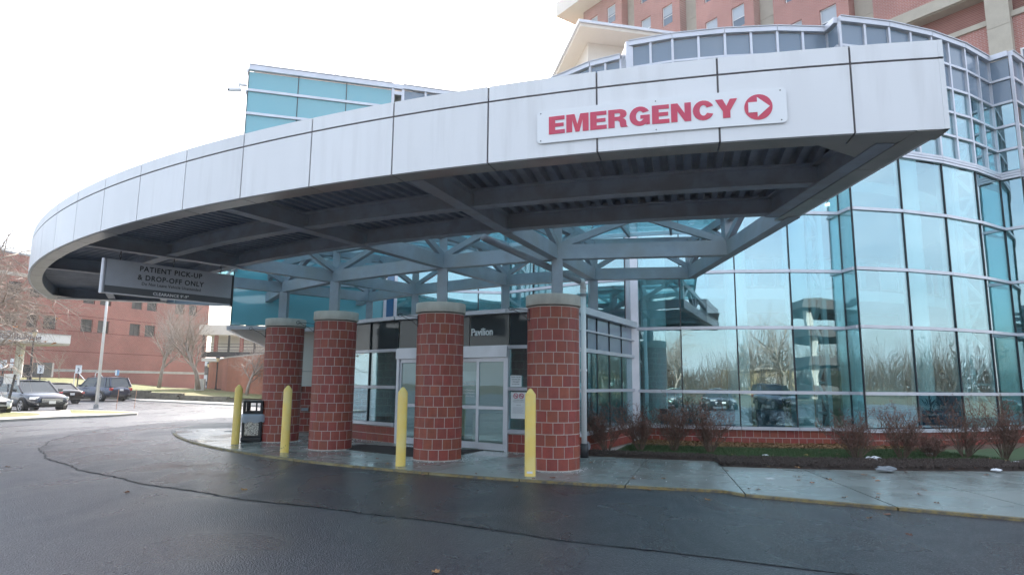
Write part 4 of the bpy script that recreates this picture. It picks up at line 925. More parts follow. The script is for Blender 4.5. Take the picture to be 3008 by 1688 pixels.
for cx_ in (.15, .30):
    m_ = MB(); c0 = q0 + d2 * cx_ + n2 * .006; c0.z = 1.32
    m_.path([c0 + d2 * (.055 * math.cos(t_)) + Vector((0, 0, .055 * math.sin(t_))) for t_ in [2 * PI * j / 20 for j in range(21)]], .008, 5)
    m_.bar(c0 + d2 * -.038 + Vector((0, 0, .038)), c0 + d2 * .038 + Vector((0, 0, -.038)), .008, .012); m_.build('red_symbol', M['red'], no2)
    m_ = MB(); m_.bar(c0 - d2 * .03, c0 + d2 * .03, .004, .012); m_.build('cigarette', M['black'], no2)
for i, (tx, sz) in enumerate((('All University Hospitals', .027), ('Campuses are Smoke Free', .027), ('', .02), ('THANK YOU', .02))):
    if tx: put_text(tx, sz, M['black'], no2, Z(q0 + d2 * .225 + n2 * .004, 1.22 - i * .04), d2, extrude=.0005, align='CENTER')
for i in range(7): MB().bar(Z(q0 + d2 * .07 + n2 * .005, 1.05 - i * .022), Z(q0 + d2 * (.38 - .03 * (i % 3)) + n2 * .005, 1.05 - i * .022), .002, .005).build('small_print', M['sign_grey'], no2)
# inside the vestibule: radiator cabinet and noticeboard seen through the doors
p = dR + Vector((-.4, 1.6, 0)); MB().box((p.x, p.y, .45), (1.1, .3, .75), .1).build('radiator_cabinet', M['beige'], ves)
MB().box((-1.3, 18.2, 1.5), (.9, .05, .9), -.3).build('directory_board', M['inwhite'], ves)
# door mat
mt = MB(); pts = [(-3.9, 16.0), (-2.55, 14.72), (-.72, 15.95), (-.35, 15.75), (-.5, 16.1), (-2.6, 17.3)]
mt.prism([tuple(gp(*q)[:2]) for q in [(985, 1316), (1062, 1305), (1180, 1312), (1300, 1318), (1420, 1321), (1300, 1345), (1200, 1340)]], .002, .014)
tag(mt.build('door_mat', mat('mat_rubber', (.035, .022, .02), .9, c2=(.06, .04, .035), nscale=60, bump=.5, bscale=120), None), 'dark brown ribbed mat lying in front of the sliding doors', 'mat')
# wall left of the vestibule, under the soffit
wp, wq = (-7.75, 21.35), (-5.1, 20.15)
gw = thing('ground_wall', (-6.4, 20.8, 0), 'beige panel wall on red block base under the soffit', 'wall')
for r in range(7):
    pass
knee((-7.9, 21.3), (-4.8, 22.1), gw, rows=7)
MB().bar(Vector((-7.9, 21.3, 2.37)), Vector((-4.8, 22.1, 2.37)), .06, 1.74).build('beige_panel', M['beige'], gw)
MB().bar(Vector((-7.9, 21.26, 1.95)), Vector((-4.8, 22.06, 1.95)), .01, .012).build('panel_joint', M['joint'], gw)
MB().box((-6.95, 21.46, 1.38), (.12, .08, .18), .25).build('call_box', M['black'], gw); MB().box((-6.95, 21.41, 1.47), (.11, .02, .03), .25).build('call_box_light', M['red'], gw)
MB().box((-6.75, 21.5, .72), (.22, .08, .10), .25).build('outlet_cover', M['steel'], gw)

# ---------------------------------------------------------------- downpipe
dpb = Vector((1.62, 14.86, 0)); dpb = Vector((1.648, 14.78, 0))
pt = thing('downpipe', dpb, 'white rain pipe beside the nearest column with a grey sloping feed', 'pipe')
el = Z(dpb, 3.93)
MB().tube(Z(dpb, .28), Z(dpb, 3.80), .062, n=14).build('pipe', M['white'], pt, smooth=True); MB().tube(Z(dpb, .0), Z(dpb, .30), .095, .085, n=14).build('boot', M['darkmetal'], pt, smooth=True)
feed = Vector((-.52, 11.45, 4.22)); dirf = (feed - el).normalized()
MB().path([Z(dpb, 3.78), Z(dpb, 3.88), el + Vector((0, 0, .02)) + dirf * .06, el + dirf * .22], .072, 14).build('elbow', M['white'], pt, smooth=True)
MB().tube(el + dirf * .18, feed, .068, n=14).build('feed_pipe', M['steel'], pt, smooth=True)
for z in (3.72, 3.62, 1.9): MB().lathe([(.05, z), (.078, z), (.078, z + .05), (.05, z + .05)], (dpb.x, dpb.y, 0), 14).build('collar', M['steel'] if z < 3.7 and z > 3 else M['white'], pt)
hr = gp(1716, 1333, 0); t = thing('hose_reel', hr, 'small round hose cap on the block base beside the downpipe', 'hose bib')
MB().tube(hr + Vector((0, 0, .17)), hr + Vector((.03, .14, .17)), .14, n=20).build('cover', M['steel'], t); MB().tube(hr + Vector((-.004, -.01, .17)), hr + Vector((0, 0, .17)), .09, n=16).build('hub', M['stone'], t)
# security camera and antenna on the wing
sc_ = thing('security_camera', (-9.2, 20.6, 11.5), 'white security camera bracketed to the corner of the glass wing', 'camera')
MB().bar((-9.05, 20.65, 11.52), (-9.30, 20.55, 11.52), .1, .06).build('bracket', M['white'], sc_); MB().tube((-9.27, 20.56, 11.5), (-9.27, 20.56, 11.32), .025, n=8).build('arm', M['white'], sc_)
MB().tube((-9.20, 20.55, 11.32), (-9.50, 20.3, 11.2), .06, n=12).build('camera_body', M['white'], sc_); MB().tube((-9.49, 20.31, 11.2), (-9.52, 20.28, 11.19), .04, n=12).build('lens', M['black'], sc_)
an = thing('roof_antenna', (-7.2, 23.5, 12.1), 'thin television antenna tilted on the roof of the glass wing', 'antenna')
a, b = dp(957, 201, 24), dp(1000, 226, 24); MB().tube(a, b, .014, n=6).build('boom', M['darkmetal'], an)
for k in range(6):
    q = a.lerp(b, k / 5); MB().tube(q + Vector((0, 0, -.07)), q + Vector((.02, 0, .10)), .008, n=5).build('element', M['darkmetal'], an)
MB().tube(b, Vector((b.x, b.y, 12.1)), .014, n=6).build('mast', M['darkmetal'], an)

# ================================================================ HOSPITAL TOWER (long brick block behind)
TU, TN, TD = Vector((-.585, .811, 0)), Vector((.811, .585, 0)), 39.29
def TW(s, z, off=0): v = TN * (TD - off) - TU * s; return Vector((v.x, v.y, z))
tow = thing('hospital_tower', TW(-25, 0, 0), 'tall red brick hospital block with pale stone pilasters rising behind the glass', 'building')
def tbox(s0, s1, z0, z1, o0, o1, name, m, parent=None):
    a, b, c, d = TW(s0, 0, o0), TW(s1, 0, o0), TW(s1, 0, o1), TW(s0, 0, o1)
    return MB().prism([(p.x, p.y) for p in (a, b, c, d)], z0, z1).build(name, m, parent or tow)
M['blind'] = mat('window_blind', (.42, .47, .52), .5, objvar=.08); M['winglass'] = mat('window_glass', (.10, .15, .21), .05, spec=1.0, objvar=.15)
WROW = [36.08, 32.82, 29.48, 26.08, 22.75]
walls = [((-43.04, -37.98), [(-42.04, -41.11), (-39.86, -38.78)]), ((-36.49, -31.51), [(-35.7, -34.61), (-33.34, -32.28)]), ((-29.92, -24.9), [(-29.09, -28.0), (-26.76, -25.67)]), ((-23.39, -18.28), [(-22.49, -21.38), (-20.15, -19.05)])]
for (a, b), wins in walls:
    xs = [a] + [v for w in wins for v in w] + [b]
    for i in range(0, len(xs), 2): tbox(xs[i], xs[i + 1], 0, 37.2, 0, -.8, 'wall', M['tower_brick'])
    for (c, d) in wins:
        zs_ = [37.2] + [v for t in WROW for v in (t, t - 1.72)] + [0]
        for i in range(0, len(zs_), 2): tbox(c, d, zs_[i + 1], zs_[i], -.003, -.8, 'wall', M['tower_brick'])
        for t in WROW[:4]:
            fr = MB()
            for (s0, s1, z0, z1) in ((c, c + .06, t - 1.72, t), (d - .06, d, t - 1.72, t), (c, d, t - .06, t), (c, d, t - 1.72, t - 1.64), (c, d, t - .98, t - .92)):
                q = MB().prism([(p.x, p.y) for p in (TW(s0, 0, -.12), TW(s1, 0, -.12), TW(s1, 0, -.18), TW(s0, 0, -.18))], z0, z1); fr.add(q.v, q.f)
            w = fr.build('window', M['white'], tow)
            up_ = rnd.choice([.95, 1.15, .8, .95])
            tbox(c + .02, d - .02, t - up_, t - .02, -.15, -.17, 'blind', M['blind'], w); tbox(c + .02, d - .02, t - 1.70, t - up_ - .002, -.151, -.17, 'pane', M['winglass'], w)
for (a, b) in ((-37.98, -36.49), (-31.51, -29.92), (-24.9, -23.39), (-18.28, -16.84)):
    for k in range(12): tbox(a + .001, b - .001, k * 3.1 + .01, (k + 1) * 3.1 - .01, -.79, -1.2, 'pilaster_stone', M['limestone'])
tbox(-16.84, -2, 0, 20.74, 0, -.8, 'wall', M['tower_brick']); tbox(-16.84, -2, 23.38, 37.2, 0, -.8, 'wall', M['tower_brick'])
tbox(-16.84, -2, 22.71, 23.38, .12, -.8, 'stone_band', M['limestone']); tbox(-16.84, -2, 20.74, 21.04, .12, -.8, 'stone_band', M['limestone'])
tbox(-16.9, -2, 21.05, 22.7, -2.8, -3.1, 'wall', M['tower_brick']); tbox(-16.9, -2, 22.66, 22.705, -.01, -3.1, 'soffit', M['limestone'])
for s in (-13.0, -8.5): tbox(s, s + .12, 21.6, 21.85, -2.6, -2.85, 'wall_lamp', M['darkmetal'])
for k in range(13): tbox(-11.13, -10.1, k * 1.85 + .008, (k + 1) * 1.85 - .008, .35, -.3, 'pilaster_stone', M['limestone'])
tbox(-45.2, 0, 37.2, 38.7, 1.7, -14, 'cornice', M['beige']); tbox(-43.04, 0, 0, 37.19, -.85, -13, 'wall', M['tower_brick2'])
w = tbox(-9.9, -8.2, 17.0, 18.9, .05, -.1, 'window', M['white']); tbox(-9.8, -8.3, 17.1, 18.8, .06, .0, 'pane', M['winglass'], w)
# pale penthouse pavilion
pv_ = thing('roof_pavilion', (6, 36, 12), 'pale beige penthouse with a wide flat roof overhanging, in front of the tower', 'building')
pc = Vector((3.44, 32, 20.92)); a1 = Vector((.977, .215, 0)); a2 = Vector((-.163, .987, 0)); wc = gp(1727, 123.5, 20.65)
def quadslab(c, l1, l2, z0, z1, name, m): MB().prism([(p.x, p.y) for p in (c, c + a1 * l1, c + a1 * l1 + a2 * l2, c + a2 * l2)], z0, z1).build(name, m, pv_)
quadslab(pc, 14, 15, 20.78, 20.93, 'roof_edge', M['alu']); quadslab(pc + a1 * .12 + a2 * .12, 13.8, 14.8, 20.6, 20.775, 'roof', M['beige'])
quadslab(Vector((wc.x, wc.y, 0)), 10, 10, 12.1, 20.6, 'wall', M['beige'])
qd = Vector((wc.x, wc.y, 0)); MB().bar(Z(qd - a2 * .01, 19.2), Z(qd + a1 * 6 - a2 * .01, 19.2), .012, .02).build('wall_joint', M['joint'], pv_)
MB().bar(Z(qd - a1 * .01, 19.2), Z(qd + a2 * 6 - a1 * .01, 19.2), .012, .02).build('wall_joint', M['joint'], pv_)

# ================================================================ LEFT: brick office building
LU, LN = Vector((.388, .922, 0)), Vector((.922, -.388, 0)); LB = Vector((-44.8, 95.0, 0))
def LW(s, z, off=0): v = LB + LU * s + LN * off; return Vector((v.x, v.y, z))
off = thing('brick_office', LW(-15, 0, 0), 'red brick office building with dark punched windows, far left beyond the cars', 'building')
def lbox(s0, s1, z0, z1, o0, o1, name, m, parent=None):
    a, b, c, d = LW(s0, 0, o0), LW(s1, 0, o0), LW(s1, 0, o1), LW(s0, 0, o1); return MB().prism([(p.x, p.y) for p in (a, b, c, d)], z0, z1).build(name, m, parent or off)
M['office_glass'] = mat('office_glass', (.03, .026, .022), .15, spec=.35, objvar=.2)
ws = [(-27.0, -25.7), (-24.75, -23.6), (-22.95, -21.5), (-18.65, -17.2), (-16.55, -15.1), (-12.3, -10.8), (-10.1, -8.6), (-5.75, -4.25), (-3.5, -2.15)]
ws = [(-45.5, -44.1), (-43.3, -41.9), (-39.2, -37.8), (-37.0, -35.6), (-33.2, -31.8), (-31.0, -29.6)] + ws
lrows = [(7.4, 8.92), (10.85, 12.35)]
xs = [-52] + [v for w in ws for v in w] + [0]
for i in range(0, len(xs), 2): lbox(xs[i], xs[i + 1], -.2, 15.35, 0, -.4, 'wall', M['left_brick'])
for (a, b) in ws:
    for z0, z1 in ((-.2, 7.4), (8.92, 10.85), (12.35, 15.35)): lbox(a, b, z0, z1, -.003, -.4, 'wall', M['left_brick'])
    for z0, z1 in lrows:
        fr = MB()
        for (s0, s1, y0, y1) in ((a, a + .07, z0, z1), (b - .07, b, z0, z1), (a, b, z1 - .07, z1), (a, b, z0, z0 + .07), ((a + b) / 2 - .02, (a + b) / 2 + .02, z0, z1)):
            q = MB().prism([(p.x, p.y) for p in (LW(s0, 0, -.2), LW(s1, 0, -.2), LW(s1, 0, -.28), LW(s0, 0, -.28))], y0, y1); fr.add(q.v, q.f)
        w = fr.build('window', M['darkmetal'], off); lbox(a + .03, b - .03, z0 + .03, z1 - .03, -.24, -.26, 'pane', M['office_glass'], w)
lbox(-52, 0, -.2, 15.2, -.41, -25, 'wall', M['left_brick2']); lbox(-52.1, .05, 15.35, 15.55, .06, -25, 'coping', M['steel'])
M['band_brick'] = mat('dark_band_brick', (.17, .05, .04), .85); 
for z in (9.2, 7.30, 4.9): lbox(-52, 0, z, z + .09, .02, -.1, 'brick_band', M['band_brick'])
lbox(-52, 0, 2.55, 2.85, .04, -.1, 'stone_band', M['concrete_dry']); lbox(-52, -22.9, 12.95, 13.35, .04, -.1, 'stone_band', M['concrete_dry'])
# awning with lettering
aw = thing('office_awning', (-46, 60, 1.8), 'white entrance canopy with dark lettering in front of the brick office', 'canopy')
ar = dp(207, 989, 64); al = ar - LU * 15
MB().bar(Z(ar, 5.52), Z(al, 5.52), .15, .80).build('fascia', M['white'], aw); MB().bar(Z(ar - LN * 2.5, 5.05), Z(al - LN * 2.5, 5.05), 5, .25).build('roof_slab', M['concrete_dry'], aw)
MB().bar(Z(ar, 5.95), Z(al, 5.95), .3, .06).build('coping', M['steel'], aw)
put_text('Medical Building', .76, mat('awning_letter', (.10, .10, .13), .5), aw, Z(ar - LU * 2.77 + LN * .09, 5.27), LU, extrude=.02, offset=.014, align='RIGHT')
pcol = dp(52, 1095, 63); MB().lathe([(.36, 1.5), (.36, 5.0)], (pcol.x, pcol.y, 0), 20).build('round_column', M['white'], aw, smooth=True)
for (px, w_, h_, c_, lab) in ((83, 1.2, 1.3, 'black', 'dark utility cabinet beside the awning column'), (124, 1.7, 1.5, 'steel', 'grey electrical cabinet on the lawn by the brick office')):
    p = dp(px, 1107, 68); o = MB().box((p.x, p.y, p.z + h_ / 2), (w_, .8, h_), .4).build('utility_cabinet', mat('cabinet_' + c_, (.035, .035, .04) if c_ == 'black' else (.13, .13, .14), .5), None); tag(o, lab, 'cabinet')
# stepped retaining wall made of blocks, thing with block pieces
rw = thing('retaining_wall', (-28, 54, 0), 'low stepped grey block wall holding the lawn bank', 'wall')
blk = box_mesh(.60, .3, .145, M['wallblock'], 'wall_block')
wallrun = [((-46, 56.2), (-36.0, 59.0), 7), ((-36.0, 59.0), (-31.5, 57.0), 5), ((-31.5, 57.0), (-27.0, 53.8), 4), ((-27.0, 53.8), (-21.5, 49.8), 3), ((-21.5, 49.8), (-12, 45.8), 2)]
for (p, q, rows) in wallrun:
    a, b = V2(p, 0), V2(q, 0); L_ = (b - a).length; d = (b - a).normalized(); n_ = int(L_ / .615); ang = math.atan2(d.y, d.x)
    MB().bar(a + Vector((0, .12, rows * .075 - .01)), b + Vector((0, .12, rows * .075 - .01)), .2, rows * .15).build('wall_core', M['wallblock'], rw)
    for r in range(rows):
        for k in range(n_): place('block', blk, rw, a + d * (.31 + k * .615 + (r % 2) * .3) + Vector((0, -.02 * r * 0, r * .15 + .01)), ang)
# handrails by the steps
hrails = thing('handrail', dp(232, 1122, 58), 'white tubular stair handrails at the lawn steps', 'handrail')
for px in (217, 278):
    b0_ = dp(px, 1121, 58); b1_ = dp(px + 36, 1120, 58)
    MB().path([b0_ - Vector((0, 0, .4)), b0_ + Vector((0, 0, .75)), b0_ + Vector((.12, 0, .85)), b0_ + Vector((.3, 0, .82)), b1_ + Vector((0, 0, 0)), b1_ - Vector((0, 0, .5))], .035, 8).build('rail', M['white'], hrails)

# ================================================================ annex, skybridge, far building
ann = thing('brick_annex', dp(669, 1152, 64), 'low orange-red brick wall building under the skybridge', 'building')
A0, A1, A2 = dp(612, 1145, 82), dp(669, 1152, 64), dp(900, 1172, 47)
M['annex2'] = brick_mat('annex_brick_sunlit', .8, -.6, .30, .11, (.42, .13, .07), (.36, .11, .06), (.45, .30, .22))  # more orange than the other face: glancing sunlight put into the colour
for a, b, mm, nm in ((A0, A1, 'annex_brick', 'wall'), (A1, A2, 'annex2', 'wall')):
    MB().bar(Z(a, 1.9), Z(b, 1.9), .3, 4.0).build(nm, M[mm], ann); MB().bar(Z(a, 3.95), Z(b, 3.95), .4, .12).build('coping', M['concrete_dry'], ann)
MB().bar(Z(A1 + Vector((2, -1.5, 0)), 2.6), Z(A2, 2.6), .33, .05).build('brick_band', M['band_brick'], ann)
sb = thing('skybridge', dp(690, 1060, 72), 'enclosed footbridge with white deck edge and dark railing, right of the brick office', 'bridge')
x0, x1 = dp(598, 1060, 72).x, dp(900, 1060, 72).x
MB().box(((x0 + x1) / 2, 74, 3.95), (x1 - x0, 5, .35)).build('deck', M['white'], sb)
MB().box(((x0 + x1) / 2, 71.4, 4.5), (x1 - x0, .1, .62)).build('truss_panel', M['darkmetal'], sb)
for k in range(3): MB().box(((x0 + x1) / 2, 71.5, 5.0 + .35 * k), (x1 - x0, .06, .05)).build('rail', M['darkmetal'], sb)
for k in range(9):
    x = x0 + (x1 - x0) * k / 8; MB().box((x, 71.6, 5.75), (.35 if k % 2 else .12, .3, 2.1)).build('pier', M['left_brick'] if k % 2 else M['darkmetal'], sb)
MB().box(((x0 + x1) / 2, 73.5, 5.7), (x1 - x0, .1, 1.9)).build('window_band', mat('pale_window_band', (.62, .60, .54), .4), sb)
MB().box(((x0 + x1) / 2, 74, 7.2), (x1 - x0 + .6, 6, 1.1)).build('roof_fascia', M['beige'], sb)
fb = thing('far_building', (-60, 150, 0), 'distant pale building seen through the gap beside the brick office', 'building')
MB().box((-62, 150, 3.2), (34, 8, 7)).build('wall', M['inwall'], fb)
for k in range(8): MB().box((-76 + 4 * k, 145.95, 4), (1.6, .1, 2)).build('window', M['office_glass'], fb)

# ================================================================ VEHICLES
def car(name, kind, paint, label, L=4.7, W=1.85, Hh=1.5, group='parked cars'):
    t = thing(name, (0, 0, 0), label, 'car', group); suv = kind == 'suv'; hb = {'sedan': .96, 'suv': 1.06, 'wagon': 1.02}[kind]; hood = {'sedan': .86, 'suv': 1.02, 'wagon': .95}[kind]
    nose = {'sedan': .66, 'suv': .80, 'wagon': .72}[kind]; w = W / 2
    st = [(-L / 2, .42, w - .20, .62 if kind == 'sedan' else .72), (-L / 2 + .05, .30, w - .10, hb - .08), (-L / 2 + .30, .24, w - .03, hb), (-L * .28, .20, w, hb + .01), (0, .19, w, hb), (L * .16, .19, w, hb - .03), (L * .24, .20, w - .01, hood + .03), (L * .38, .22, w - .05, hood - .05), (L / 2 - .18, .24, w - .13, nose + .05), (L / 2 - .02, .30, w - .28, nose - .10), (L / 2, .42, w - .34, nose - .22)]
    b = MB(); prof = lambda zb, ww, zt: [(-ww * .9, zb), (-ww, zb + (zt - zb) * .35), (-ww * .985, zb + (zt - zb) * .75), (-ww * .90, zt - .015), (-ww * .5, zt + .03), (0, zt + .04), (ww * .5, zt + .03), (ww * .90, zt - .015), (ww * .985, zb + (zt - zb) * .75), (ww, zb + (zt - zb) * .35), (ww * .9, zb)]
    for (x, zb, ww, zt) in st: b.v += [(x, y, z) for y, z in prof(zb, ww, zt)]
    k = 11
    for i in range(len(st) - 1):
        for j in range(k - 1): b.f.append((i * k + j, i * k + j + 1, (i + 1) * k + j + 1, (i + 1) * k + j))
        b.f.append((i * k + k - 1, i * k, (i + 1) * k, (i + 1) * k + k - 1))
    b.f += [tuple(range(k - 1, -1, -1)), tuple(range((len(st) - 1) * k, len(st) * k))]
    body = b.build('body', paint, t, smooth=True); sm = body.modifiers.new('sub', 'SUBSURF'); sm.levels = sm.render_levels = 2
    xr0, xr1, xf1, xf0 = {'sedan': (-L * .36, -L * .20, L * .04, L * .21), 'suv': (-L * .475, -L * .41, L * .05, L * .20), 'wagon': (-L * .46, -L * .36, L * .04, L * .23)}[kind]
    wb_, wt_ = w - .07, w - .27; zt = Hh - .06; z0 = hb - .04
    base = [(xr0, -wb_ + .06, z0), (xf0, -wb_ + .10, z0 - .02), (xf0, wb_ - .10, z0 - .02), (xr0, wb_ - .06, z0)]; top = [(xr1, -wt_, zt), (xf1, -wt_, zt), (xf1, wt_, zt), (xr1, wt_, zt)]
    MB().add(base + top, [(0, 1, 5, 4), (1, 2, 6, 5), (2, 3, 7, 6), (3, 0, 4, 7), (4, 5, 6, 7)]).build('window_glass', M['carglass'], t)
    rf = MB(); n_ = 6; R_ = []
    for i in range(n_ + 1):
        x = xr1 - .06 + (xf1 - xr1 + .1) * i / n_; hh = .05 * math.sin(PI * (.12 + .76 * i / n_))
        for j in range(7):
            y = -wt_ - .015 + (2 * wt_ + .03) * j / 6; R_.append((x, y, zt - .01 + hh + .035 * math.cos((j / 6 - .5) * PI)))
    rf.v = R_; rf.f = [(i * 7 + j, (i + 1) * 7 + j, (i + 1) * 7 + j + 1, i * 7 + j + 1) for i in range(n_) for j in range(6)]
    ro = rf.build('roof', paint, t, smooth=True); so = ro.modifiers.new('s', 'SOLIDIFY'); so.thickness = .05
    for s in (-1, 1):
        bs = [Vector(v) for v in base]; tp = [Vector(v) for v in top]; ia, ib = (0, 1) if s < 0 else (3, 2); o_ = Vector((0, s * .006, 0))
        pm = MB(); pm.bar(bs[ib] + o_, tp[ib] + o_, .06, .07); pm.bar(bs[ia] + o_, tp[ia] + o_, .07, .10 if kind == 'sedan' else .16)
        mb0 = bs[ia].lerp(bs[ib], .52); mt0 = tp[ia].lerp(tp[ib], .50); pm.bar(mb0 + o_, mt0 + o_, .04, .07)
        if kind != 'sedan': mb1 = bs[ia].lerp(bs[ib], .18); mt1 = tp[ia].lerp(tp[ib], .18); pm.bar(mb1 + o_, mt1 + o_, .05, .10)
        pm.build('pillar', paint, t)
        MB().box((xf0 - .32, s * (w + .07), hb + .05), (.12, .18, .13)).build('mirror', paint, t)
        for xx in (-L * .02, L * .12 * 0 - L * .20): MB().box((xx, s * (w - .003), hb - .13), (.16, .03, .03)).build('door_handle', paint, t)
        MB().box((L * .01, s * (w * .992), .62), (.012, .012, .62)).build('door_gap', M['black'], t); MB().box((-L * .205, s * (w * .992), .62), (.012, .012, .62)).build('door_gap', M['black'], t)
        h = MB(); h.box((L / 2 - .27, s * (w - .30), nose - .02), (.32, .34, .14), -s * .55); bevel(h.build('headlight', M['lampglass'], t), .03)
        h = MB(); h.box((-L / 2 + .10, s * (w - .20), hb - .20), (.16, .30, .20 if kind != 'sedan' else .15), s * .35); bevel(h.build('tail_light', M['tail'], t), .03)
        h = MB(); h.tube((L / 2 - .10, s * (w - .36), .42), (L / 2 - .01, s * (w - .37), .42), .05, n=12); h.build('fog_lamp', M['lampglass'], t)
        if kind != 'sedan': MB().bar((xr1 + .1, s * (wt_ - .06), zt + .10), (xf1 - .15, s * (wt_ - .06), zt + .10), .04, .03).build('roof_rail', M['black'], t)
        for x in (-L * .295, L * .30):
            MB().tube((x, s * (w - .22), .36), (x, s * (w + .004), .36), .40, n=24).build('wheel_arch', M['black'], t)
            wh = MB().tube((x, s * (w - .21), .34), (x, s * (w + .012), .34), .34, n=28).build('wheel', M['tyre'], t, smooth=False)
            r_ = MB(); r_.tube((x, s * (w + .0125), .34), (x, s * (w + .016), .34), .06, n=10)
            for q in range(5):
                a = 2 * PI * q / 5 + .3; r_.bar((x, s * (w + .016), .34), (x + .22 * math.cos(a), s * (w + .014), .34 + .22 * math.sin(a)), .02, .07, upv=(math.sin(a), 0, -math.cos(a)))
            r_.path([(x + .225 * math.cos(v), s * (w + .014), .34 + .225 * math.sin(v)) for v in [2 * PI * j / 20 for j in range(21)]], .016, 5); r_.build('rim', M['rim'], wh)
    gr = MB().box((L / 2 - .06, 0, nose - .12), (.10, W * .50, .20)).build('grille', M['black'], t)
    for q in range(3): MB().box((L / 2 - .005, 0, nose - .18 + .06 * q), (.02, W * .48, .018)).build('grille_bar', M['chrome'], gr)
    MB().box((L / 2 - .04, 0, .36), (.09, W * .55, .14)).build('air_intake', M['black'], t)
    MB().box((L / 2 + .004, 0, .50), (.02, .30, .15)).build('number_plate', M['sign_white'], t); MB().box((-L / 2 + .01, 0, .68 if kind == 'sedan' else .82), (.03, .30, .15)).build('number_plate', M['sign_white'], t)
    MB().box((-L / 2 + .06, 0, .40), (.12, W * .86, .16)).build('rear_bumper', paint if kind == 'sedan' else M['black'], t)
    return t
def paint(name, c, metal=.5): return mat(name, c, .25, metal=metal, coat=1.0, coord='obj')
P_ = {'char': paint('charcoal_paint', (.045, .05, .065)), 'blue': paint('slate_blue_paint', (.07, .085, .13)), 'white': paint('white_car_paint', (.72, .73, .74), 0), 'silver': paint('silver_paint', (.42, .43, .45), .7), 'black': paint('black_car_paint', (.018, .019, .022), .2), 'green': paint('green_paint', (.10, .16, .14), .5)}
def park(c, x, y, hd, sc=1.0, z=ZR): c.location = (x, y, z); c.rotation_euler = (0, 0, math.atan2(hd[1], hd[0])); c.scale = (sc, sc, sc); return c
park(car('parked_car', 'wagon', P_['char'], 'dark grey crossover facing the drive, front lamps glinting in the sun', 4.8, 1.95, 1.60), -25.5, 34.7, (.86, -.51), 1.02)
park(car('parked_car', 'suv', P_['blue'], 'slate blue SUV with its red tail lamps towards us, beside the block wall', 4.68, 1.9, 1.73), -33.7, 53.4, (-.94, .34), 1.10)
park(car('parked_car', 'sedan', P_['white'], 'white car cut by the left edge of the picture', 4.8, 1.85, 1.45), -25.6, 31.2, (.86, -.51), .97)
park(car('parked_car', 'sedan', P_['black'], 'dark saloon half hidden behind the dark grey crossover', 4.7, 1.82, 1.45), -32.6, 46.5, (-.90, .43))
park(car('parked_car', 'suv', P_['silver'], 'silver van-like car with dark rear glass at the far left', 4.9, 1.95, 1.85), -32.9, 41.5, (.86, -.51))
park(car('parked_car', 'suv', P_['blue'], 'distant blue car in the gap beside the brick office', 4.6, 1.9, 1.7), dp(609, 1122, 100).x, 100, (.4, -.9), 1, -.12)
# cars on the side the photograph is taken from, mirrored in the glass
for i, (k, p, x, y, lab) in enumerate((('suv', 'black', -3.5, -9, 'black SUV behind the camera mirrored in the glass'), ('sedan', 'char', 2.6, -8.6, 'charcoal saloon behind the camera mirrored in the glass'), ('sedan', 'green', -9.8, -9.4, 'green saloon behind the camera mirrored in the entrance glass'), ('suv', 'blue', 12.4, -9.5, 'slate blue SUV behind the camera mirrored in the glass'), ('suv', 'white', 17.8, -8.8, 'white SUV behind the camera mirrored in the right bay'))):
    park(car('parked_car', k, P_[p], lab, 4.7, 1.88, 1.7 if k == 'suv' else 1.45, 'cars parked behind the camera'), x, y, (.25, 1))

# ================================================================ STREET FURNITURE
p = Vector((-22.43, 35.5, .05)); fp = thing('flagpole', p, 'tall white tapered pole on the grass island', 'pole'); MB().tube(Z(p, .1), Z(p, 9.0), .085, .05, 16).build('pole', M['white'], fp, smooth=True)
MB().lathe([(0, .05), (.36, .05), (.36, .08), (.14, .10), (.12, .30), (0, .30)], (p.x, p.y, 0), 20).build('base_plate', M['steel'], fp)
def lamp_post(p, h, lab):
    t = thing('lamp_post', p, lab, 'street lamp', 'black lantern lamp posts'); q = lambda z: p + Vector((0, 0, z))
    MB().lathe([(.0, -.3), (.16, -.3), (.16, .12), (.10, .25), (.07, .5), (.06, h - .75), (.09, h - .70), (0, h - .7)], p, 12).build('post', M['darkmetal'], t)
    MB().lathe([(.10, h - .68), (.19, h - .28)], p, 6).build('lantern', M['amber'], t); MB().lathe([(.23, h - .27), (.20, h - .2), (.05, h - .05), (.03, h), (0, h + .03)], p, 12).build('lantern_cap', M['darkmetal'], t)
lamp_post(dp(86, 1109, 50), 3.8, 'lantern lamp post in front of the white awning lettering')
lamp_post(dp(607, 1145, 84), 3.6, 'darker lantern lamp post in the gap beside the brick office'); lamp_post(dp(633, 1147, 70), 3.75, 'lantern lamp post with a bright lamp glass before the skybridge')
def park_sign(px, py, dep, pz, lab):
    c = dp(px, py, dep); t = thing('parking_sign', Vector((c.x, c.y, pz)), lab, 'sign', 'white number 3 parking signs')
    MB().box((c.x, c.y + .03, (c.z + pz) / 2), (.06, .05, c.z - pz + .5)).build('post', M['darkmetal'], t); MB().box((c.x, c.y, c.z), (.46, .03, .60)).build('sign_plate', M['sign_white'], t)
    put_text('3', .42, M['black'], t, (c.x, c.y - .02, c.z - .20), (1, 0, 0), align='CENTER', extrude=.003, offset=.008); put_text('PARKING', .085, M['black'], t, (c.x, c.y - .02, c.z + .18), (1, 0, 0), align='CENTER', extrude=.002)
park_sign(10, 1069, 48, 1.0, 'number 3 parking sign at the left edge of the picture'); park_sign(119.5, 1084, 49, 1.0, 'number 3 parking sign in front of the grey cabinet'); park_sign(231, 1084, 49, .6, 'number 3 parking sign left of the slate blue SUV')
c = dp(36, 1065, 50); t = thing('small_sign', Z(c, 1.2), 'small white double sign on a thin post by the awning column', 'sign'); MB().box((c.x, c.y, c.z - .5), (.04, .04, 1.8)).build('post', M['darkmetal'], t)
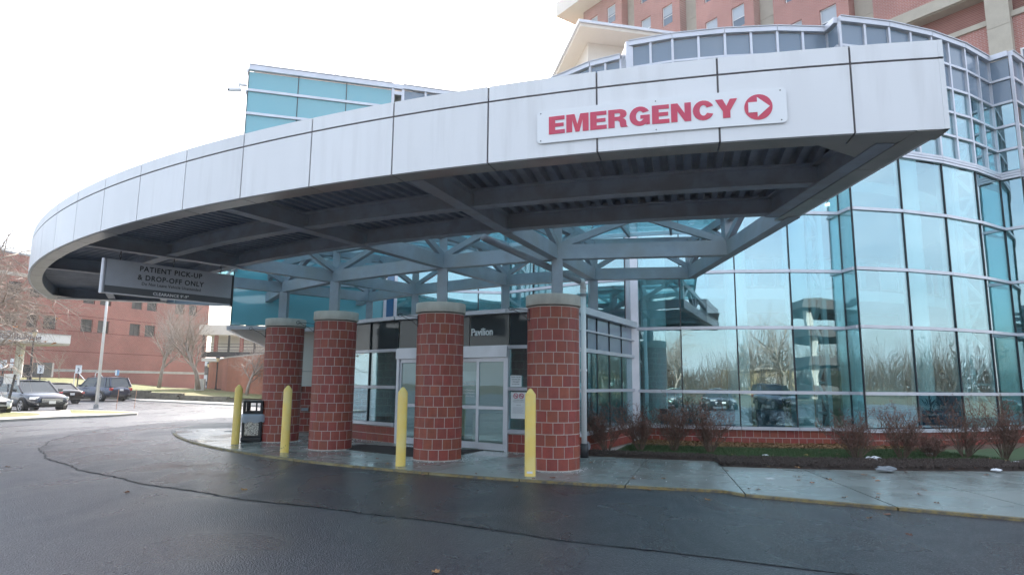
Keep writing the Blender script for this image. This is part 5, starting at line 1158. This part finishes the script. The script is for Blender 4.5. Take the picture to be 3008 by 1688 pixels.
for dz in (.18, -.2): MB().box((c.x, c.y - .04, c.z + dz), (.28, .02, .30)).build('sign_plate', M['sign_white'], t)
c = dp(345, 1094, 62); t = thing('small_sign', Z(c, .6), 'small blue and white sign above the slate blue SUV', 'sign'); MB().box((c.x, c.y, c.z - .5), (.05, .05, 1.6)).build('post', M['steel'], t); MB().box((c.x, c.y - .04, c.z), (.40, .02, .50)).build('sign_plate', mat('blue_sign', (.20, .35, .60), .4), t); MB().box((c.x - .1, c.y - .055, c.z), (.12, .01, .50)).build('sign_stripe', M['sign_white'], t)
b_ = Vector((-24.9, 31.7, 0)); b_ = gp(18, 1207, .05); top_ = dp(45, 1099, b_.y); t = thing('back_sign', b_, 'pale back-to-back signs on a dark leaning post, left edge', 'sign')
MB().bar(b_, top_, .09, .06).build('post', M['darkmetal'], t); MB().box((top_.x - .30, top_.y, top_.z - .22), (.40, .02, .50), .5).build('sign_plate', M['sign_white'], t); MB().box((top_.x + .22, top_.y - .05, top_.z - .28), (.36, .02, .48), -.7).build('sign_plate', M['sign_white'], t)
for i, (px, py, h, lab) in enumerate(((224, 1163, .8, 'thin orange stake in the car park, left of the SUV'), (341, 1202, 1.1, 'thin orange stake on the island near the white pole'), (394, 1200, 1.1, 'thin orange stake at the tip of the grass island'))):
    p = gp(px, py, 0); t = MB().tube(p, p + Vector((.05, 0, h)), .014, n=5).build('marker_stake', mat('stake_orange_%d' % i, (.55, .28, .18), .6), None); tag(t, lab, 'stake', 'orange marker stakes')
o = MB().box((dp(650, 1146, 68).x, 68, dp(650, 1146, 68).z), (1.1, .08, .30)).build('ground_sign', M['darkmetal'], None); tag(o, 'low dark sign at the foot of the lamp post before the skybridge', 'sign')
o = MB().box((dp(580, 1138, 63).x, 63.5, dp(580, 1138, 63).z + .3), (.9, .3, 1.1)).build('utility_box', M['stone'], None); tag(o, 'small pale utility box behind the trunk of the second tree', 'cabinet')

# ================================================================ TREES
def grow(mb_w, mb_t, p, d, L, r, lvl, R, maxl, up_, spread, kids_, droop=0, n=4):
    d = d.normalized(); pts = [p]; seg = 3 if lvl < 2 else 2; dirs = []
    for i in range(seg):
        d = (d + Vector((R.gauss(0, .13), R.gauss(0, .13), R.gauss(0, .10) + up_ - droop * lvl * .06))).normalized(); p = p + d * (L / seg); pts.append(p); dirs.append(d)
    rad = [r * (1 - .55 * i / seg) for i in range(seg + 1)]
    (mb_w if lvl < 3 else mb_t).path(pts, rad, 7 if lvl == 0 else (5 if lvl < 3 else 3)) if lvl < 4 else [mb_t.tube(pts[i], pts[i + 1], rad[i], rad[i + 1], 3, False) for i in range(seg)]
    if lvl >= maxl: return
    k = kids_[min(lvl, len(kids_) - 1)]
    for j in range(k):
        t = (.35 if lvl == 0 else .2) + (.65 if lvl == 0 else .8) * (j + R.random() * .7) / k; t = min(t, .98); idx = min(int(t * seg), seg - 1); q = pts[idx].lerp(pts[idx + 1], t * seg - idx)
        a = j * 2.4 + R.uniform(-.5, .5); ax = dirs[idx].orthogonal().normalized(); ax.rotate(Matrix.Rotation(a, 3, dirs[idx]))
        s = spread * R.uniform(.75, 1.2); nd = dirs[idx] * math.cos(s) + ax * math.sin(s)
        grow(mb_w, mb_t, q, nd, L * R.uniform(.52, .72) * (1 if lvl else .95), max(rad[idx] * R.uniform(.42, .6), .004), lvl + 1, R, maxl, up_, spread, kids_, droop)
def tree(name, base, h, seed, label, spread=.62, up_=.10, kids_=(11, 6, 5, 4), maxl=4, r=.16, droop=0, group='bare winter trees', d0=(0, 0, 1), stem=.55, cat='tree'):
    R = random.Random(seed); t = thing(name, base, label, cat, group); w, tw = MB(), MB(); base = Vector(base)
    grow(w, tw, base - Vector((0, 0, .15)), Vector(d0), h * stem, r, 0, R, maxl, up_, spread, kids_, droop)
    w.build('trunk', M['bark'], t, smooth=True); o = tw.build('twigs', M['twig'], t); o['kind'] = 'stuff'; return t
tree('bare_tree', dp(467, 1134, 66), 9.0, 3, 'bare tree with upswept twigs before the brick office, left of two', .55, .14, r=.20)
tree('bare_tree', dp(583, 1139, 62), 8.6, 5, 'bare tree at the right corner of the brick office with a mulch mound', .60, .12, r=.24)
tree('bare_tree', dp(724, 1156, 54), 5.6, 8, 'smaller bare tree with spreading twigs beside the orange-lit brick wall', .85, .03, r=.15, stem=.5, kids_=(8, 6, 5, 4))
tree('bare_tree', dp(174, 1110, 66), 3.4, 12, 'thin bare sapling against the brick office below the awning end', .5, .16, r=.05, kids_=(7, 4, 3), maxl=3)
lt = tree('bare_tree', (-24.6, 26.8, .2), 10.5, 21, 'large bare tree at the left edge with pale twigs reaching over the cars', .95, .0, (15, 8, 7, 5), 4, .26, droop=.7, stem=.58)
for k, (px, py, d_) in enumerate(((45, 960, 23), (170, 935, 22), (60, 1045, 23), (133, 1003, 22), (158, 1010, 22), (96, 997, 22), (30, 1000, 22))):
    p = dp(px, py, d_); m_ = MB(); leafy(m_, p, rnd, .06, .10, 0, .01); m_.build('leaf', M['orange_leaf'], lt)
# mirrored surroundings behind the camera
for i, (x, y, h, sd_) in enumerate(((-16, -30, 10, 31), (-6, -36, 11, 33), (6, -34, 10, 35), (11, -46, 12, 36), (19, -38, 11, 38), (27, -33, 12, 40), (36, -44, 12, 41), (-26, -42, 11, 43))):
    if i < 3: pr = tree('bare_tree', (x, y, 0), h, sd_, 'bare tree behind the camera mirrored in the glass', .75, .08, r=.2, group='bare trees behind the camera')
    if i == 2: base_tree = pr
    if i >= 3: c_ = copy_tree(base_tree); c_.location = (x, y, 0); c_.rotation_euler = (0, 0, i * 1.3); c_.scale = (h / 10,) * 3
tb = thing('tan_building', (22, -66, 0), 'low tan brick building behind the camera mirrored in the glass', 'building')
MB().box((20, -66, 1.9), (26, 8, 3.8)).build('wall', M['tan_brick'], tb)
for k in range(4): MB().box((10.5 + 6 * k, -61.95, 1.9), (3.0, .12, 1.6)).build('window', M['white'], tb)
MB().prism([(6.5, -70.5), (33.5, -70.5), (33.5, -61.5), (6.5, -61.5)], 3.8, 4.1).build('roof', M['mortar'], tb)
gb = thing('parking_deck', (46, -40, 0), 'dark multi-level car deck behind the camera mirrored in the right bay', 'building')
for k in range(4): MB().box((46, -42, 1.2 + 3.2 * k), (20, 14, 1.0)).build('deck_level', mat('deck_band_%d' % k, (.09, .08, .08), .8), gb)
for k in range(5): MB().box((37 + 4.5 * k, -36, 5), (.6, .6, 10)).build('pillar', M['concrete_dry'], gb)
sheet('field_behind', [(-150, -160), (190, -160), (190, 6), (75, 6), (60, -16), (-150, -16)], ZR + .004, mat('brown_field', (.085, .08, .05), .9, c2=(.12, .11, .07), nscale=.3))

# ================================================================ SHRUBS along the glass
def shrub(base, h, w, seed, label):
    R = random.Random(seed); t = thing('bare_shrub', base, label, 'shrub', 'bare reddish shrubs along the glass wall'); tw, bd = MB(), MB(); base = Vector(base)
    def br(p, d, L, r, lvl):
        pts = [p]
        for i in range(3): d = (d + Vector((R.gauss(0, .14), R.gauss(0, .14), R.gauss(.03, .08)))).normalized(); p = p + d * L / 3; pts.append(p)
        for i in range(3): tw.tube(pts[i], pts[i + 1], r * (1 - .25 * i), r * (.75 - .25 * i + .05), 3 if lvl else 4, False)
        if lvl < 3:
            for j in range((5, 4, 3)[lvl]):
                k = R.randint(1, 3); q = pts[k]; nd = (d + Vector((R.gauss(0, .6), R.gauss(0, .6), R.gauss(.15, .3)))).normalized(); br(q, nd, L * R.uniform(.35, .55), r * .6, lvl + 1)
        if lvl >= 1:
            for j in range(2 if lvl < 3 else 3):
                q = pts[R.randint(1, 3)]; s = R.uniform(.006, .012); v = Vector((R.gauss(0, 1), R.gauss(0, 1), R.gauss(0, 1))).normalized() * s; u = v.orthogonal().normalized() * s
                bd.add([q, q + v + u, q + v * 2, q + v - u], [(0, 1, 2, 3)])
    for k in range(27):
        a = R.uniform(0, 2 * PI); sp = R.uniform(.1, .85); br(base + Vector((math.cos(a) * .06, math.sin(a) * .06, 0)), Vector((math.cos(a) * sp * w, math.sin(a) * sp * w, 1)), h * R.uniform(.55, .92), .009, 0)
    o = tw.build('twigs', M['shrub'], t); o['kind'] = 'stuff'; o = bd.build('buds', M['bud'], t); o['kind'] = 'stuff'; return t
for i, (x, y, h, w, lab) in enumerate(((2.28, 15.73, .92, 1.0, 'first bare shrub from the downpipe, in front of the vestibule side glass'), (3.13, 15.95, .90, .8, 'bare shrub in front of the white end post of the glass wall'), (3.94, 15.95, .95, .9, 'third bare shrub from the downpipe, by the lobby cabinet glass'),
    (4.71, 15.6, .95, .9, 'last of the four bare shrubs near the downpipe, below the second pane'), (7.61, 14.55, .92, .95, 'bare shrub at the stepped corner of the glass bays, beside the white litter'), (8.67, 14.66, .86, 1.0, 'wide bare shrub right of the white crumpled litter'),
    (9.52, 14.97, .45, 1.1, 'low squat bare shrub with a white scrap behind it'), (10.30, 15.0, .98, 1.0, 'tall bare shrub second from the right edge'), (11.05, 14.8, 1.0, 1.0, 'bare shrub at the right edge of the picture'))):
    shrub((x, y, .05), h, w, 60 + i, lab)

# ================================================================ SMALL THINGS ON THE GROUND
def crumple(p, s, m, label, name='litter', cat='litter', flat=.45):
    R = random.Random(int(p[0] * 100)); m_ = MB(); n1, n2 = 9, 5
    for i in range(n2 + 1):
        for j in range(n1):
            a = 2 * PI * j / n1; e = PI / 2 * i / n2; rr = s * (.65 + .5 * R.random()) * math.cos(e); m_.v.append((p[0] + rr * math.cos(a) * 1.5, p[1] + rr * math.sin(a), p[2] + s * flat * math.sin(e) * (.6 + .7 * R.random())))
    m_.f = [(i * n1 + j, i * n1 + (j + 1) % n1, (i + 1) * n1 + (j + 1) % n1, (i + 1) * n1 + j) for i in range(n2) for j in range(n1)]
    o = m_.build(name, m); tag(o, label, cat); return o
M['paper'] = mat('crumpled_paper', (.72, .74, .76), .7); M['plastic_grey'] = mat('grey_plastic_film', (.22, .24, .26), .3)
g5 = lambda x, y, z: gp(2008 + x / 2.576, 1300 + y / 2.576, z)
crumple(g5(1440, 130, .05), .16, M['paper'], 'big crumpled white paper on the mulch beside a shrub'); crumple(g5(1530, 205, .04), .15, M['plastic_grey'], 'grey crumpled plastic film at the mulch edge')
crumple(g5(1865, 88, .05), .09, M['paper'], 'small white paper scrap behind the low squat shrub'); crumple(g5(2370, 208, .04), .08, M['paper'], 'white crumpled wrapper on the mulch edge near the right edge'); crumple(g5(2530, 145, .05), .10, M['paper'], 'flat white litter under the rightmost shrub', flat=.2)
crumple(g5(618, 95, .05), .06, M['paper'], 'pale crumpled plastic cup on the grass strip'); crumple(g5(928, 92, .05), .045, mat('bright_wrapper', (.7, .45, .15), .5), 'small bright orange wrapper on the grass strip')
crumple(g5(650, 270, .0), .06, M['paper'], 'flattened white cup lid lying on the wet sidewalk', flat=.2); crumple(gp(1705, 1338, 0), .05, M['paper'], 'small white wrapper beside the base of the downpipe', flat=.3)
def leaf_mesh(seed):
    R = random.Random(seed); m_ = MB(); pts = []; k = 12
    for i in range(k): a = 2 * PI * i / k; r_ = .055 * (1 if i % 2 == 0 else .55) * R.uniform(.75, 1.2); pts.append((math.cos(a) * r_, math.sin(a) * r_ * .8, R.uniform(0, .022)))
    m_.add(pts + [(0, 0, .006)], [(i, (i + 1) % k, k) for i in range(k)]); me = bpy.data.meshes.new('leaf'); me.from_pydata(m_.v, [], m_.f); me.materials.append(M['leaf']); return me
lms = [leaf_mesh(i) for i in range(5)]
spots = [(640, 180, .06), (860, 185, .06), (965, 148, .06), (720, 192, .04), (1410, 155, .06), (1790, 130, .06), (2025, 200, .05), (2215, 190, .05), (2310, 118, .06), (2450, 135, .06), (1680, 222, .0), (840, 252, 0), (880, 256, 0), (870, 282, 0), (970, 303, 0), (1080, 272, 0), (1110, 276, 0), (1370, 243, 0), (1440, 265, 0), (1470, 288, 0), (1480, 388, 0), (1470, 412, 0), (1785, 392, 0), (1820, 357, 0), (1915, 455, 0), (1214, 415, 0), (560, 353, 0), (498, 345, 0), (2290, 243, 0), (1408, 568, ZR), (1545, 546, ZR), (1705, 695, ZR), (180, 430, ZR), (325, 212, 0), (370, 88, .05), (1170, 90, .05), (1030, 72, .05)]
pix = [(2008 + a / 2.576, 1300 + b / 2.576, z) for a, b, z in spots] + [(1738, 1357, 0), (1860, 1405, 0), (1950, 1405, 0), (1623, 1404, 0), (1567, 1405, 0), (1399, 1391, 0), (1140, 1362, 0), (1109, 1346, 0), (1280, 1680, ZR), (1515, 1430, ZR), (1907, 1439, ZR), (1243, 1394, ZR), (314, 1243, ZR), (276, 1269, ZR), (23, 1370, ZR), (508, 1250, ZR), (404, 1249, ZR), (580, 1265, 0), (605, 1297, 0), (716, 1438, ZR), (372, 1446, ZR), (1845, 1300, .05)]
for i, (px, py, z) in enumerate(pix):
    p = gp(px, py, z + .006); o = bpy.data.objects.new('fallen_leaf', lms[i % 5]); col.objects.link(o); o.location = p; o.rotation_euler = (rnd.uniform(-.2, .2), rnd.uniform(-.2, .2), rnd.uniform(0, 6)); s = rnd.uniform(.7, 1.25); o.scale = (s, s, s)
    tag(o, {0: 'brown fallen leaf lying on the wet pale sidewalk', ZR: 'brown fallen leaf lying on the dark asphalt drive'}.get(z, 'brown fallen leaf caught on the mulch or grass of the planting bed'), 'leaf', 'fallen leaves')
# road salt grains round the columns and the mat
m_ = MB()
for k in range(1500):
    c_ = rnd.choice(cols_data)[0] if k % 3 else Vector((rnd.uniform(-4.5, 0), 0, 0)); a = rnd.uniform(0, 2 * PI); rr_ = RC + abs(rnd.gauss(0, .10)) + .01
    p = c_ + Vector((math.cos(a) * rr_, math.sin(a) * rr_, 0)) if k % 3 else pa(17.62 + abs(rnd.gauss(0, .10)), rnd.uniform(-138, -112))
    if k % 5 == 0: p = pa(rnd.uniform(18, 21.2), rnd.uniform(-137, -103))
    s = rnd.uniform(.003, .007); z = .002; m_.add([(p.x - s, p.y - s, z), (p.x + s, p.y - s, z), (p.x + s, p.y + s, z), (p.x - s, p.y + s, z), (p.x, p.y, z + s * 1.4)], [(0, 1, 4), (1, 2, 4), (2, 3, 4), (3, 0, 4)])
o = m_.build('salt_grains', M['white']); tag(o, 'scattered white salt grains round the column bases', 'salt', kind='stuff')

mo = thing('monument_sign', (18.2, 15.3, 0), 'dark blue hospital sign standing right of the frame, seen mirrored in the right bay', 'sign')
mr_ = Vector((.364, .932, 0)); mc = Vector((18.2, 15.3, .85)); mn = Vector((-.932, .364, 0))
M['navy'] = mat('navy_panel', (.03, .05, .09), .4)
MB().bar(mc - mr_ * 1.4, mc + mr_ * 1.4, .15, 1.2).build('sign_panel', M['navy'], mo)
for s_ in (-1.2, 1.2): MB().box((18.2 + mr_.x * s_, 15.3 + mr_.y * s_, .12), (.12, .12, .5)).build('post', M['steel'], mo)
rgt = -mr_
put_text('University Hospitals', .17, M['sign_white'], mo, mc - rgt * .65 + mn * .08 + Vector((0, 0, .02)), rgt, extrude=.002); put_text('Parma Medical Center', .16, M['sign_white'], mo, mc - rgt * .65 + mn * .08 + Vector((0, 0, -.24)), rgt, extrude=.002)
for k in range(5):
    w_ = .17 * (1 - .12 * k); MB().bar(mc - rgt * (.95 + w_ / 1) + mn * .08 + Vector((0, 0, .2 - .1 * k)), mc - rgt * (.95 - w_) + mn * .08 + Vector((0, 0, .2 - .1 * k)), .006, .06).build('shield_stripe', M['red'], mo)
m_ = MB(); Rw = random.Random(99)  # unseen woods added to hide the bright horizon in the glass reflections
for k in range(15000):
    x = Rw.uniform(-75, 95); y = -54 - Rw.random() * 22
    if k % 3 == 0: x = Rw.uniform(95, 130); y = Rw.uniform(-75, 25)
    h = Rw.uniform(3, 10.5) * (.8 + .3 * math.sin(x * .13)); p = Vector((x, y, 0)); d = Vector((Rw.gauss(0, .28), Rw.gauss(0, .2), 1)).normalized()
    z0 = Rw.uniform(0, .35) * h; a = p + Vector((0, 0, z0)); b = a + d * (h - z0) ; m_.tube(a, b, Rw.uniform(.02, .07), .01, 3, False)
    if k % 2: 
        c_ = a.lerp(b, .5); m_.tube(c_, c_ + Vector((Rw.gauss(0, 1.2), Rw.gauss(0, .6), Rw.uniform(.3, 1.6))), .025, .01, 3, False)
o = m_.build('screen_woods', mat('woods_bark', (.060, .048, .036), .95, c2=(.11, .08, .055), nscale=.25), None); tag(o, 'bare woods added behind the camera to block the bright horizon mirrored in the glass', 'woods', kind='stuff')

# ---------------------------------------------------------------- thin volume added to imitate a lens-flare veil
hz = MB().box((0, 200, 19.4), (1420, 1420, 41.5)).build('flare_veil', None); tag(hz, kind='stuff')
hm = bpy.data.materials.new('flare_veil'); hm.use_nodes = True; ht = hm.node_tree; ht.nodes.clear(); ho = N(ht, 'ShaderNodeOutputMaterial'); hv = N(ht, 'ShaderNodeVolumePrincipled')
hv.inputs['Color'].default_value = (.95, .97, 1, 1); hv.inputs['Density'].default_value = .0005; hv.inputs['Anisotropy'].default_value = .55; ht.links.new(hv.outputs[0], ho.inputs['Volume']); hz.data.materials.append(hm)
